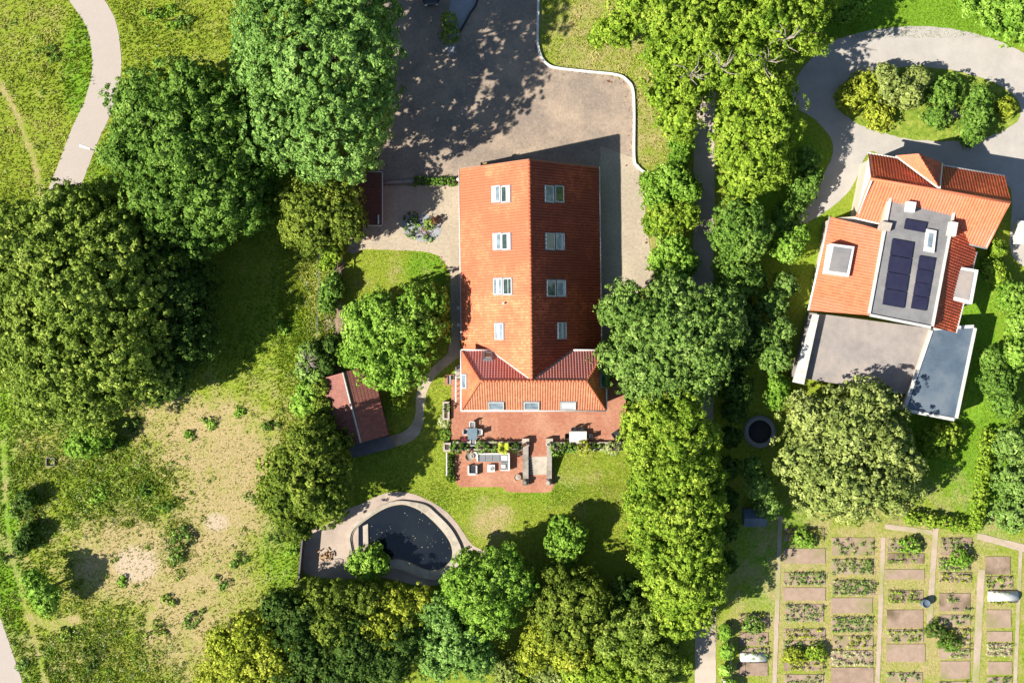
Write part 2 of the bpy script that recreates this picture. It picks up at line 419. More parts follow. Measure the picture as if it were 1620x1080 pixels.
# ================================================================== GROUND
DRY = [(100,710,90,45,.5),(60,860,70,60,.5),(110,1020,110,60,.5),(230,780,80,60,.3),(60,60,80,70,.3),(470,700,40,90,.4),(330,620,60,30,.4),(335,700,95,70,1),(400,690,60,50,.7),(250,660,60,40,.8),(360,770,70,80,1),(330,840,60,60,.95),(205,880,95,62,1),(150,855,50,35,.7),(300,925,95,55,.9),(290,1000,70,60,.9),
       (430,640,60,50,.45),(440,800,40,70,.5),(260,740,40,40,.3),(960,50,100,90,.62),(1020,180,45,110,.62),(900,200,60,50,.5),(500,480,14,70,.55),(140,330,60,60,.2),
       (60,60,70,60,.33),(180,1000,60,60,.3),(50,760,40,60,.35),(110,700,50,30,.45),(778,826,30,32,.85),(900,1060,120,30,.45),(940,770,70,50,.3),(620,430,60,30,.3),(1390,950,230,150,.75),(1040,420,25,60,.6),
       (60,170,60,70,.22),(300,60,80,60,.25),(1060,280,50,30,.4),(495,430,20,40,.4)]
LUSH = [(125,105,22,70,.9),(10,900,22,220,.9),(40,1060,40,40,.6),(480,620,50,90,.35),(445,870,35,80,.6),(180,750,90,60,.55),(30,640,60,40,.6),(675,425,35,30,.8),(870,780,60,20,.5),
        (1500,20,200,50,1),(1560,740,60,100,.9),(1250,300,60,100,.8),(1500,600,120,200,.7),(1230,880,70,90,.8),(1430,740,80,60,.6),(150,285,30,40,.6),(440,560,50,120,.35),(730,800,60,20,.4),(1110,1050,15,50,.6),(590,740,60,50,.4)]
SANDS = [(215,892,28,24,1),(342,826,18,14,.8),(255,870,30,25,.4),(235,1030,25,35,.3)]
ROUGH = [(150,720,90,60,.55),(190,780,90,60,.6),(50,770,40,90,.6),(60,880,50,60,.4),(130,1030,110,70,.65),(230,1050,60,50,.5),(280,860,40,50,.5),(440,40,60,40,.35),(250,40,90,50,.2),(80,100,60,60,.25),(900,1060,130,40,.3),(1390,930,230,140,.2),(500,470,30,90,.4),(100,330,100,30,.3)]
TRAILS = [([(-40,80),(0,130),(30,190),(52,250),(66,310),(80,360)], 5, .85), ([(5,700),(8,780),(15,870),(38,950),(52,1000),(75,1100)], 5, .62), ([(120,980),(80,990),(45,975)], 9, .8), ([(330,900),(240,960),(235,1010)], 8, .4)]
def blob(X, Yp, Ls):
    m = np.zeros_like(X)
    for cx, cy, rx, ry, a in Ls:
        d = np.sqrt(((X-cx)/rx)**2+((Yp-cy)/ry)**2); m = np.maximum(m, a*np.clip(1.5-d*.8, 0, 1))
    return m
def dist_poly(X, Yp, pts):
    D = np.full_like(X, 1e9)
    for (x0, y0), (x1, y1) in zip(pts[:-1], pts[1:]):
        dx, dy = x1-x0, y1-y0; t = np.clip(((X-x0)*dx+(Yp-y0)*dy)/(dx*dx+dy*dy), 0, 1)
        D = np.minimum(D, np.hypot(X-x0-t*dx, Yp-y0-t*dy))
    return D
def make_ground():
    xs = sorted(set([-700,-300,-150,-90,-72]+list(np.arange(-66, 66.1, .45))+[74,95,160,300,700]))
    ys = list(np.arange(-46, 46.1, .45)); ys = [y for y in ys if abs(y-Y1) > .2 and abs(y-Y2) > .2]+[Y1, Y2]
    ys = sorted(ys+[-700,-300,-150,-80,-55,55,80,150,300,700])
    X, Y = np.meshgrid(np.array(xs), np.array(ys)); Z = np.vectorize(g)(Y)
    # pond basin is cut below the lawn
    v = np.stack([X, Y, Z], -1).reshape(-1, 3)
    ny, nx = X.shape; i = np.arange(ny*nx).reshape(ny, nx)
    f = np.stack([i[:-1,:-1], i[:-1,1:], i[1:,1:], i[1:,:-1]], -1).reshape(-1, 4)
    me = bpy.data.meshes.new('ground'); me.from_pydata(v.tolist(), [], f.tolist())
    k = 1-v[:, 2]/H; PX = v[:, 0]/k*S+840; PY = 540-v[:, 1]/k*S
    dry = blob(PX, PY, DRY); lush = blob(PX, PY, LUSH); sand = blob(PX, PY, SANDS); rough = blob(PX, PY, ROUGH)
    for pts, wd, a in TRAILS:
        d = dist_poly(PX, PY, pts); dry = np.maximum(dry, a*np.clip(1.6-d/wd, 0, 1)); rough *= np.clip(d/wd/2, 0, 1)
    lawn = (PX > 540)&(PX < 1000)&(PY > 390)&(PY < 900); rough[lawn] = 0
    for nme, arr in (('dry', dry), ('lush', lush), ('sand', sand), ('rough', rough)):
        a = me.attributes.new(nme, 'FLOAT', 'POINT'); a.data.foreach_set('value', arr.astype(np.float32))
    o = link('ground', me, m_ground); tag(o, kind='structure')
make_ground()

def smooth(pts, n=6, closed=True):
    out = []; m = len(pts)
    for i in range(m if closed else m-1):
        p0, p1, p2, p3 = (pts[(i+k) % m] for k in (-1, 0, 1, 2)) if closed else (pts[max(i-1,0)], pts[i], pts[i+1], pts[min(i+2,m-1)])
        for j in range(n):
            t = j/n
            out.append(tuple(.5*((2*p1[a])+(-p0[a]+p2[a])*t+(2*p0[a]-5*p1[a]+4*p2[a]-p3[a])*t*t+(-p0[a]+3*p1[a]-3*p2[a]+p3[a])*t**3) for a in (0,1)))
    if not closed: out.append(pts[-1])
    return out
def pip(x, y, poly):
    c = False; n = len(poly)
    for i in range(n):
        x0, y0 = poly[i]; x1, y1 = poly[(i+1) % n]
        if (y0 > y) != (y1 > y) and x < (x1-x0)*(y-y0)/(y1-y0)+x0: c = not c
    return c
def sheet(name, poly, mat, dz, jit=0.0, z=None, kind='structure', rag=0):
    """a thin draped ground sheet; poly in photograph pixels"""
    pw = [P2(*p) for p in poly]
    b = []
    for i in range(len(pw)):
        a, c = pw[i], pw[(i+1) % len(pw)]; L = math.dist(a, c); n = max(1, int(L/.5))
        for j in range(n):
            t = j/n; b.append((a[0]+(c[0]-a[0])*t+random.uniform(-jit, jit), a[1]+(c[1]-a[1])*t+random.uniform(-jit, jit)))
    nb = len(b); pts = [Vector(q) for q in b]; edges = [(i, (i+1) % nb) for i in range(nb)]
    x0, x1 = min(q[0] for q in b), max(q[0] for q in b); y0, y1 = min(q[1] for q in b), max(q[1] for q in b)
    if y0 < Y1 and z is None:
        ys = [y for y in (Y1, Y2) if y0 < y < y1]
        for yy in ys:
            x = x0
            while x < x1:
                if pip(x, yy, b): pts.append(Vector((x, yy)))
                x += .4
    V, E, F, *_ = delaunay_2d_cdt(pts, edges, [list(range(nb))], 1, 1e-5)
    me = bpy.data.meshes.new(name)
    me.from_pydata([(q.x, q.y, (g(q.y) if z is None else z)+dz) for q in V], [], [tuple(f) for f in F]); me.update()
    for p in me.polygons:
        if p.normal.z < 0: p.flip()
    o = link(name, me, mat); tag(o, kind=kind); return o
def strip_poly(pts, wd):
    L, Rr = [], []
    for i, p in enumerate(pts):
        a = pts[max(i-1, 0)]; b = pts[min(i+1, len(pts)-1)]; dx, dy = b[0]-a[0], b[1]-a[1]; l = math.hypot(dx, dy)
        w_ = wd[i] if isinstance(wd, list) else wd
        L.append((p[0]-dy/l*w_/2, p[1]+dx/l*w_/2)); Rr.append((p[0]+dy/l*w_/2, p[1]-dx/l*w_/2))
    return L+Rr[::-1]

sheet('path', strip_poly(smooth([(60,-90),(105,-40),(137,0),(160,38),(168,80),(168,118),(156,166),(134,215),(115,265),(95,320),(85,400),(60,470),(5,530),(-60,590),(-85,720),(-70,860),(-30,960),(2,1050),(25,1120),(60,1220)], 6, False), 46), m_path, .03, .02)
sheet('driveway', [(596,-60),(853,-60),(851,30),(851,70),(857,92),(868,104),(885,109),(930,114),(975,119),(992,128),(1001,143),(1003,180),(1003,250),(1009,264),(1018,285),(1022,340),(1028,400),(1036,440),(1000,474),(945,476),(740,476),(727,476),(727,293),(604,293),(600,272),(585,262),(592,120)], m_drive, .02)
sheet('courtyard', [(603,294),(728,294),(728,562),(716,562),(713,500),(713,440),(706,418),(692,404),(672,398),(640,396),(600,395),(575,394),(560,402),(548,398),(556,370),(572,355),(604,355)], m_court, .03, .04)
sheet('side_path', [(950,232),(1003,250),(1011,268),(1022,340),(1030,410),(1034,440),(1000,478),(975,500),(950,560),(948,300)], m_court, .032, .06)
sheet('garden_path', smooth([(713,540),(707,560),(692,573),(676,590),(663,608),(658,630),(657,655),(650,672),(636,684),(618,690),(622,705),(645,700),(662,688),(670,668),(671,645),(675,622),(684,602),(700,585),(716,572),(729,562),(728,545)], 4), m_gpath, .035, .03)
sheet('lane', strip_poly([(1118,100),(1114,180),(1114,300),(1112,450),(1112,600),(1115,800),(1116,950),(1116,1180)], 33), m_lane, .03, .05)
sheet('lawn_edge_bed', smooth([(523,410),(545,405),(540,470),(548,520),(540,590),(520,600),(512,520),(516,450)], 4), m_soil_l, .02, .06)
# neighbour's gravel drive, with the oval island left open as grass on top
sheet('gravel_drive', smooth([(1262,120),(1310,70),(1380,48),(1470,42),(1560,58),(1640,95),(1700,140),(1700,420),(1640,430),(1600,400),(1600,330),(1590,290),(1500,262),(1400,245),(1372,243),(1345,300),(1290,345),(1225,368),(1215,352),(1262,330),(1300,282),(1318,230),(1290,190),(1255,165)], 4), m_ngravel, .02, .05)
isl = [(1468+148*math.cos(a)+0*math.sin(a), 165+58*math.sin(a)+10*math.cos(a)) for a in np.linspace(0, 2*math.pi, 40, endpoint=False)]
q = Gm('island_grass', .95, .1); q.color(q.ramp(q.noise(1.6, 6, .75), [(.3, (.06,.13,.015)), (.5, (.18,.25,.03)), (.7, (.33,.33,.08))])); q.bump(q.noise(6,5,.8), 1, .1)
sheet('oval_lawn', isl, q.m, .035, .08)

# ================================================================== ROOF TILE PLANES
def tiled(name, O, U, V, poly, mat, parent, tw=.30, tc=.36, amp=.035, step=.03):
    """O origin, U along the eave, V up the slope (unit vectors); poly in (u,v) metres, convex"""
    O, U, V = Vector(O), Vector(U).normalized(), Vector(V).normalized(); N = U.cross(V).normalized()
    if N.z < 0: N = -N
    u0, u1 = min(p[0] for p in poly), max(p[0] for p in poly); v0, v1 = min(p[1] for p in poly), max(p[1] for p in poly)
    SUB = 6
    us = np.arange(math.floor(u0/tw)*SUB, math.ceil(u1/tw)*SUB+1)*(tw/SUB)
    vs = []
    for k in range(math.floor(v0/tc), math.ceil(v1/tc)): vs += [(k*tc+.0005, k, 1.0, k+.01), (k*tc+tc-.0005, k, 0.0, k+.99)]
    ph = 2*math.pi*us/tw
    prof = amp*(np.sin(ph)+.35*np.sin(2*ph+.6))
    co = []; uvs = []
    rr = random.Random(len(vs))
    for (v, k, st, kv) in vs:
        for i, u in enumerate(us):
            h = prof[i]+step*st+.006*math.sin(u*.9+v*1.7)
            co.append(O+U*float(u)+V*v+N*float(h)); uvs.append((u/tw, kv))
    nx = len(us); fs = []; fk = []
    for j in range(len(vs)-1):
        for i in range(nx-1): fs.append((j*nx+i, j*nx+i+1, (j+1)*nx+i+1, (j+1)*nx+i))
    me = bpy.data.meshes.new(name); me.from_pydata([tuple(c) for c in co], [], fs)
    uvl = me.uv_layers.new(name='UVMap')
    li = np.empty(len(me.loops), np.int32); me.loops.foreach_get('vertex_index', li)
    uvl.data.foreach_set('uv', np.array(uvs, np.float32)[li].ravel())
    bm = bmesh.new(); bm.from_mesh(me)
    a = sum(poly[i][0]*poly[(i+1)%len(poly)][1]-poly[(i+1)%len(poly)][0]*poly[i][1] for i in range(len(poly)))
    if a < 0: poly = poly[::-1]
    for i in range(len(poly)):
        p, q_ = poly[i], poly[(i+1) % len(poly)]
        pw = O+U*p[0]+V*p[1]; d = (U*(q_[0]-p[0])+V*(q_[1]-p[1])).normalized(); nrm = d.cross(U.cross(V).normalized())
        bmesh.ops.bisect_plane(bm, geom=bm.verts[:]+bm.edges[:]+bm.faces[:], plane_co=pw, plane_no=nrm, clear_outer=True)
    o3 = ORG[parent.name] if parent else Vector((0,0,0))
    for vv in bm.verts: vv.co -= o3
    bm.normal_update()
    bm.to_mesh(me); bm.free(); me.update()
    for p in me.polygons: p.use_smooth = False
    return link(name, me, mat, parent)

def slope_box(mb, O, U, V, N, u0, u1, v0, v1, n0, n1):
    pts = [O+U*u+V*v+N*n for n in (n0, n1) for u, v in ((u0,v0),(u1,v0),(u1,v1),(u0,v1))]
    mb.mesh(pts, [(3,2,1,0),(4,5,6,7),(0,1,5,4),(1,2,6,5),(2,3,7,6),(3,0,4,7)])
def skylight(parent, O, U, V, u, v, wu, wv, pane=m_pane, fmat=m_white, blind=None, label=None, tilt=0):
    O, U, V = Vector(O), Vector(U).normalized(), Vector(V).normalized(); N = U.cross(V).normalized()
    if N.z < 0: N = -N
    mb = MB(); t = .09; a, b = wu/2, wv/2
    for (q0, q1, r0, r1) in ((-a,-a+t,-b,b), (a-t,a,-b,b), (-a+t,a-t,-b,-b+t), (-a+t,a-t,b-t,b)):
        slope_box(mb, O, U, V, N, u+q0, u+q1, v+r0, v+r1, -.05, .17)
    f = mb.build('skylight', fmat, parent)
    if label: f['label'] = label
    # flashing apron round the frame
    m1 = MB()
    for (q0, q1, r0, r1) in ((-a-.09,-a-.004,-b-.12,b+.09), (a+.004,a+.09,-b-.12,b+.09), (-a-.004,a+.004,-b-.12,-b-.004), (-a-.004,a+.004,b+.004,b+.09)):
        slope_box(m1, O, U, V, N, u+q0, u+q1, v+r0, v+r1, -.02, .085)
    m1.build('flashing', m_grey, f)
    m2 = MB(); slope_box(m2, O, U, V, N, u-a+t+.002, u+a-t-.002, v-b+t+.002, v+b-t-.002, -.03, .12); m2.build('pane', pane, f)
    if blind:
        b0, b1 = blind; m3 = MB(); slope_box(m3, O, U, V, N, u-a+t+.01, u+a-t-.01, v-b+t+b0*(wv-2*t), v-b+t+b1*(wv-2*t), .121, .135); m3.build('blind', m_white, f)
    return f

# ================================================================== MAIN HOUSE
ROT = R(-0.72)         # house axis leans slightly
HO = Vector((-.20, 19.2, 0)); AX = Vector((math.sin(R(.72)), -math.cos(R(.72)), 0)); CX = Vector((math.cos(R(.72)), math.sin(R(.72)), 0))
def hp(u, v, z): return HO+CX*u+AX*v+Vector((0,0,z))
house = empty('house', (0, 8, 0), 'long brick house with steep orange pantile roof, skylights and hipped end above the red patio', 'house')
HE, HR, HW, HL = 2.3, 9.4, 7.72, 23.2
mb = MB()
w_ = HW-.35
vs = [hp(-w_,.25,-1.4), hp(w_,.25,-1.4), hp(w_,HL,-1.4), hp(-w_,HL,-1.4), hp(-w_,.25,HE+.25), hp(w_,.25,HE+.25), hp(w_,HL,HE+.25), hp(-w_,HL,HE+.25), hp(0,.25,HR-.12), hp(0,HL,HR-.12)]
mb.mesh(vs, [(3,2,1,0), (0,1,5,8,4), (1,2,6,5), (2,3,7,9,6), (3,0,4,7), (4,8,9,7), (5,6,9,8)])
mb.build('wall', m_brick, house)
sl = math.hypot(HW, HR-HE)
WO = hp(-HW, 0, HE); WU = AX; WV = (hp(0,0,HR)-hp(-HW,0,HE)).normalized()
EO = hp(HW, 0, HE); EU = AX; EV = (hp(0,0,HR)-hp(HW,0,HE)).normalized()
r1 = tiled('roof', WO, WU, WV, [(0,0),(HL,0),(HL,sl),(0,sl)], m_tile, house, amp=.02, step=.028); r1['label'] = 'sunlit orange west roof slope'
r2 = tiled('roof', EO, EU, EV, [(0,0),(HL,0),(HL,sl),(0,sl)], m_tile_shaded, house, amp=.055, step=.05); r2['label'] = 'shaded dark red east roof slope'
# ridge tiles
mb = MB()
for i in range(int(HL/.42)):
    a = hp(0, i*.42, HR+.02); b = hp(0, i*.42+.44, HR+.045); mb.tube([a, b], [.14, .155], 10)
mb.build('ridge', m_tile, house)
# north verge boards
for s_ in (-1, 1):
    mb = MB(); O = WO if s_ < 0 else EO; V_ = WV if s_ < 0 else EV; N_ = WU.cross(V_).normalized(); N_ = N_ if N_.z > 0 else -N_
    slope_box(mb, O, WU, V_, N_, -.10, -.005, -.02, sl, -.22, .05); mb.build('verge_board', m_terracotta, house)
    mb = MB(); x = s_*(HW+.08)
    mb.tube([hp(x, -.1, HE-.02), hp(x, HL-4.2 if s_ < 0 else HL-3, HE-.05)], .085, 8); mb.build('gutter', m_offwhite, house)
def wv(px, py):   # west/east slope coordinates of a photo point
    out = None
    for O, U, V_ in ((WO, WU, WV), (EO, EU, EV)):
        N_ = U.cross(V_).normalized(); c = Vector((0, 0, H)); d = Vector(((px-840)/S, (540-py)/S, -H))
        t = (O-c).dot(N_)/d.dot(N_); p = c+d*t; r = ((p-O).dot(U), (p-O).dot(V_))
        if 0 <= r[1] <= sl+.01: out = (O, U, V_, r)
    return out
k = 0
for (px, py, pane, bl) in ((786,307,m_pane,(.02,.45)), (801,307,m_pane_d,(.55,.98)), (788,382,m_pane,(.1,.4)), (802,382,m_pane_d,(.6,.98)), (789,453,m_pane,(.3,.6)), (804,453,m_pane_d,(.55,.6)), (791,524,m_pane,(.2,.5)),
                     (868,307,m_pane,None), (884,307,m_pane_d,None), (869,382,m_pane_g,None), (885,382,m_pane,(.1,.35)), (871,456,m_pane_d,None), (887,456,m_pane,(.0,.3)), (888,523,m_pane,(.3,.6))):
    O, U, V_, (u, v) = wv(px, py)
    skylight(house, O, U, V_, u, v, 1.75, 1.28, pane, m_white if px < 830 else m_offwhite, bl)
O, U, V_, (u, v) = wv(797, 480); b = O+U*u+V_*v
mb = MB(); mb.tube([b-Vector((0,0,.3)), b+Vector((0,0,.45))], .09, 10); mb.lathe(tuple(b+Vector((0,0,.45))), [(0,.12),(.14,.08),(.15,0),(.08,-.02)], 12); mb.build('vent_pipe', m_white, house)
# north gable bracket lamp, downpipes
b = Vector(P(767, 258, 3.2)); mb = MB(); mb.box(b.x-.22, b.x+.22, b.y-.5, b.y+.05, 3.0, 3.15); mb.box(b.x-.05, b.x+.05, b.y-.4, b.y+.02, 2.5, 3.0); mb.tube([(b.x-.2,b.y,3.15),(b.x-.2,b.y,3.4)], .04); mb.tube([(b.x+.2,b.y,3.15),(b.x+.2,b.y,3.4)], .04); mb.build('wall_bracket', m_gold, house)
for py in (487, 514):
    x, y, _ = P(727, py, 2.0); mb = MB(); mb.box(x-.28, x+.05, y-.18, y+.18, 1.75, 2.05); mb.build('downpipe_hopper', m_offwhite, house)
x, y, _ = P(727, 360, 0)
mb = MB(); mb.tube([hp(-HW-.02, 7, 0.0), hp(-HW-.02, 7, HE-.1)], .05); mb.build('downpipe', m_grey, house)

# hipped south end
EZ, RZ = 5.3, 9.42
ex0, ex1, ey0, ey1 = -7.51, 8.12, -7.44, -1.03
rx0, rx1, ry = -5.35, 5.89, -4.18
mb = MB(); mb.box(ex0+.3, ex1-.3, ey0+.3, ey1-.3, -1.5, EZ+.12); mb.build('wall', m_wall, house)['label'] = 'rendered wall of hipped end'
def ext_plane(name, a, b, apex, mat, lab, **kw):
    """a,b eave corners (left to right seen from outside), apex = list of ridge points ordered from b's side to a's side"""
    a, b = Vector(a), Vector(b); U = (b-a).normalized(); ap = [Vector(q) for q in apex]
    N = (b-a).cross(ap[0]-a).normalized(); N = N if N.z > 0 else -N
    V_ = N.cross(U); V_ = V_ if V_.z > 0 else -V_
    poly = [(0, 0), ((b-a).length, 0)]+[((q-a).dot(U), (q-a).dot(V_)) for q in ap]
    o = tiled(name, a, U, V_, poly, mat, house, **kw); o['label'] = lab
    return a, U, V_, N
RA, RB = (rx0, ry, RZ), (rx1, ry, RZ)
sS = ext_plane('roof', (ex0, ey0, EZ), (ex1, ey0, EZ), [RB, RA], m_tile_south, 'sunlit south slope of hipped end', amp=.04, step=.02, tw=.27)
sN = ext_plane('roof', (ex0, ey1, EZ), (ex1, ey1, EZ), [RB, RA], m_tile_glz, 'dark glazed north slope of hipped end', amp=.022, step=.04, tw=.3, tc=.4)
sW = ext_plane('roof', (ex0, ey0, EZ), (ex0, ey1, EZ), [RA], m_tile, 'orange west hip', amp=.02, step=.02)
sE = ext_plane('roof', (ex1, ey0, EZ), (ex1, ey1, EZ), [RB], m_tile_shaded, 'shaded east hip', amp=.03, step=.03)
def ridge_line(a, b, mat, r=.13, nm='ridge'):
    a, b = Vector(a), Vector(b); n = max(1, int((b-a).length/.4)); mb = MB()
    for i in range(n): mb.tube([a.lerp(b, i/n), a.lerp(b, (i+1.06)/n)+Vector((0,0,.015))], [r*.92, r], 8)
    mb.build(nm, mat, house)
ridge_line((rx0, ry, RZ+.03), (rx1, ry, RZ+.03), m_tile)
for c_, rr in (((ex0,ey0,EZ),RA), ((ex0,ey1,EZ),RA)): ridge_line((c_[0],c_[1],c_[2]+.06), (rr[0],rr[1],rr[2]+.02), m_tile, .10, 'hip_ridge')
for c_, rr in (((ex1,ey0,EZ),RB), ((ex1,ey1,EZ),RB)): ridge_line((c_[0],c_[1],c_[2]+.06), (rr[0],rr[1],rr[2]+.02), m_tile, .12, 'hip_ridge')
# eaves gutters of the hipped end
mb = MB()
for a, b in (((ex0-.1,ey0-.1),(ex1+.1,ey0-.1)), ((ex1+.1,ey0-.1),(ex1+.1,ey1+.1)), ((ex0-.1,ey0-.1),(ex0-.1,ey1+.1)), ((ex0-.1,ey1+.1),(P2(778,555,5.3)[0],ey1+.1)), ((P2(899,555,5.3)[0],ey1+.1),(ex1+.1,ey1+.1))):
    mb.tube([(a[0],a[1],EZ-.02),(b[0],b[1],EZ-.02)], .10, 8)
mb.build('gutter', m_white, house)
# valley gutters where the two roofs meet
def valley(x_sign, mat, wd):
    # intersection of north ext plane and main slope
    a = Vector((x_sign*.25+.08, ry+.35, RZ-.15)); a0 = a
    pts = []
    for i in range(9):
        y = ry+.25+(ey1-ry-.25)*i/8
        zN = RZ-(y-ry)/(ey1-ry)*(RZ-EZ)
        d = (HR-zN)/(HR-HE)*HW; v = (19.2-y); c_ = hp(0, v, 0)
        pts.append(Vector((c_.x+x_sign*d, y, zN+.10)))
    m = MB()
    for p, q_ in zip(pts[:-1], pts[1:]):
        dv = (q_-p).normalized(); sd_ = dv.cross(Vector((0,0,1))).normalized()*wd/2
        m.mesh([p-sd_, p+sd_, q_+sd_, q_-sd_, p-sd_-Vector((0,0,.12)), p+sd_-Vector((0,0,.12)), q_+sd_-Vector((0,0,.12)), q_-sd_-Vector((0,0,.12))], [(0,1,2,3),(0,4,5,1),(3,2,6,7),(1,5,6,2),(0,3,7,4)])
    m.build('valley_gutter', mat, house)
valley(-1, m_offwhite, .16); valley(1, m_grey, .34)
def ext_uv(fr, px, py):
    O, U, V_, N_ = fr; c = Vector((0, 0, H)); d = Vector(((px-840)/S, (540-py)/S, -H)); t = (O-c).dot(N_)/d.dot(N_); p = c+d*t
    return (p-O).dot(U), (p-O).dot(V_)
for px in (785, 841, 899):
    u, v = ext_uv(sS, px, 640.5); skylight(house, sS[0], sS[1], sS[2], u, v, 1.65, 1.35, m_pane, m_offwhite, (.1,.9) if px == 899 else None)
u, v = ext_uv(sN, 772, 564); skylight(house, sN[0], sN[1], sN[2], u, v, .95, 1.3, m_pane_d, m_grey, (.7,.95))
u, v = ext_uv(sW, 735.5, 603); skylight(house, sW[0], sW[1], sW[2], u, v, 1.5, 1.2, m_pane, m_white)
u, v = ext_uv(sE, 952.5, 602); skylight(house, sE[0], sE[1], sE[2], u, v, 1.5, 1.2, m_pane_g, m_grey)
# simple doors and windows in the walls (seen only from the side)
for i in range(6):
    for s_ in (-1, 1):
        c_ = hp(s_*(w_+.02), 3+i*3.0, .9); mb = MB(); mb.obox((c_.x, c_.y, .9), .10, 1.2, 1.1, -R(.72)); f = mb.build('window', m_white, house)
        mb = MB(); mb.obox((c_.x, c_.y, .98), .13, 1.02, .94, -R(.72)); mb.build('pane', m_pane_d, f)
for i in range(4):
    x = -5.4+i*3.7; mb = MB(); mb.box(x-.9, x+.9, ey0+.22, ey0+.32, .1, 2.3); f = mb.build('garden_door', m_white, house)
    mb = MB(); mb.box(x-.8, x+.8, ey0+.19, ey0+.26, .2, 2.2); mb.build('pane', m_pane_d, f)

# ================================================================== PATIO, STEPS, TERRACE
def prism_px(mb, poly, z0, z1):
    zt = z1 if not isinstance(z1, (list, tuple)) else max(z1)
    mb.prism([P2(a, b, zt) for a, b in poly], z0, z1)
mb = MB(); prism_px(mb, [(714,600),(990,600),(990,699),(866,699),(865,722),(838,722),(837,699),(714,699)], -1.5, .02)
tag(mb.build('patio', m_patio), kind='structure')
sheet('terrace', [(716,712),(827,712),(830,722),(872,722),(876,752),(878,764),(873,776),(862,779),(808,778),(801,776),(795,770),(728,770),(722,764),(719,740)], m_patio, .05, .02)
st = empty('stone_steps', (P(851,740,-.6)[0], P(851,740,-.6)[1], DROP), 'pale stone steps leading from the red patio down to the lawn', 'steps')
for i in range(8):
    y0 = 722+i*4.1; mb = MB(); zt = .02-.15*(i+1)+.0
    prism_px(mb, [(837,y0),(866,y0),(866,y0+4.1),(837,y0+4.1)], -1.3, zt); mb.build('step', m_stone_l, st)
def side_wall(x0, x1, label):
    r = empty('step_wall', (P((x0+x1)/2, 730, 0)[0], P(0, 730, 0)[1], DROP), label, 'wall', 'walls beside the stone steps')
    ys = [699,714,726,738,750,762]; zs = [.62,.6,.25,-.1,-.45,-.75]
    mb = MB(); xa, xb = P2(x0, 0, .3)[0], P2(x1, 0, .3)[0]
    pr = [P2(0, y, z)[1] for y, z in zip(ys, zs)]
    n = len(ys); V_ = [(xa, y, z) for y, z in zip(pr, zs)]+[(xb, y, z) for y, z in zip(pr, zs)]+[(xa, y, -1.35) for y in pr]+[(xb, y, -1.35) for y in pr]
    F = []
    for i in range(n-1):
        F += [(i, i+1, n+i+1, n+i), (2*n+i, 2*n+i+1, i+1, i), (n+i, n+i+1, 3*n+i+1, 3*n+i)]
    F += [(0, n, 3*n, 2*n), (n-1, 2*n+n-1, 3*n+n-1, 2*n-1)]
    mb.mesh(V_, F); mb.build('wall', m_stone, r)
    cx = (xa+xb)/2; mb = MB(); mb.box(cx-.36, cx+.36, pr[-1]-.36, pr[-1]+.3, -1.3, -.55); mb.lathe((cx, pr[-1], -.55), [(.3,0),(.34,.05),(.2,.12),(.24,.28),(.12,.42),(0,.45)], 14); mb.build('end_pillar', m_stone, r)
    mb = MB(); mb.box(cx-.4, cx+.4, pr[0]-.42, pr[0]+.4, -1.3, .78); mb.build('top_pillar', m_stone_l, r)
    return r
side_wall(827, 836, 'weathered stone wall on the terrace side of the steps')
side_wall(865, 873, 'weathered stone wall on the lawn side of the steps')
def planter(x0, x1, y0, y1, label, name='raised_planter', ztop=.52, sm=m_stone_l):
    xa, ya = P2(x0, y1, ztop); xb, yb = P2(x1, y0, ztop)
    r = empty(name, ((xa+xb)/2, (ya+yb)/2, DROP), label, 'planter')
    t = .2; mb = MB()
    mb.box(xa, xb, ya, ya+t, -1.4, ztop); mb.box(xa, xb, yb-t, yb, -1.4, ztop); mb.box(xa, xa+t, ya+t, yb-t, -1.4, ztop); mb.box(xb-t, xb, ya+t, yb-t, -1.4, ztop)
    mb.build('stone_wall', sm, r)
    mb = MB(); mb.box(xa+t+.002, xb-t-.002, ya+t+.002, yb-t-.002, -1.3, ztop-.12); mb.build('soil', m_soil, r)
    return r
planter(716, 826, 698, 712.5, 'long stone planter above the sofa terrace')
planter(874, 992, 699, 712.5, 'long stone planter above the lawn, right of the steps')
planter(701, 713, 700, 714, 'square pale stone box planter at the patio corner', 'box_planter', .75)
planter(700, 711, 635, 664, 'narrow stone planter along the west edge of the patio', 'raised_planter', .45)
# pale rail and clipped hedge on the west side of the terrace
mb = MB(); xa, ya = P2(706.5, 752, -.3); xb, yb = P2(706.5, 715, -.3)
mb.box(xa-.07, xa+.07, ya, yb, -.42, -.3)
for i in range(5): yy = ya+(yb-ya)*i/4; mb.box(xa-.05, xa+.05, yy-.05*(i>0), yy+.05*(i<4), -1.25, -.421)
tag(mb.build('handrail', m_offwhite, None, (xa, ya, DROP)), 'pale painted handrail along the west side of the sofa terrace', 'railing')
mb = MB(); xa, ya = P2(721, 636, 1.0); xb, yb = P2(721, 580, 1.0)
mb.box(xa-.06, xa+.06, ya, yb, .93, 1.0)
for i in range(8): yy = ya+(yb-ya)*i/7; mb.box(xa-.03, xa+.03, yy-.03*(i>0), yy+.03*(i<7), -.7, .929)
tag(mb.build('handrail', m_white, None, (xa, ya, -.4)), 'white handrail beside the basement steps west of the house', 'railing')
bs = empty('basement_steps', (P(726,605)[0], P(726,605)[1], -.5), 'narrow grey concrete steps along the west wall of the hipped end', 'steps')
for i in range(14):
    y0 = 577+i*4; mb = MB(); prism_px(mb, [(721.6,y0),(733,y0),(733,y0+4),(721.6,y0+4)], -1.6, .1-.06*i); mb.build('step', m_concrete, bs)
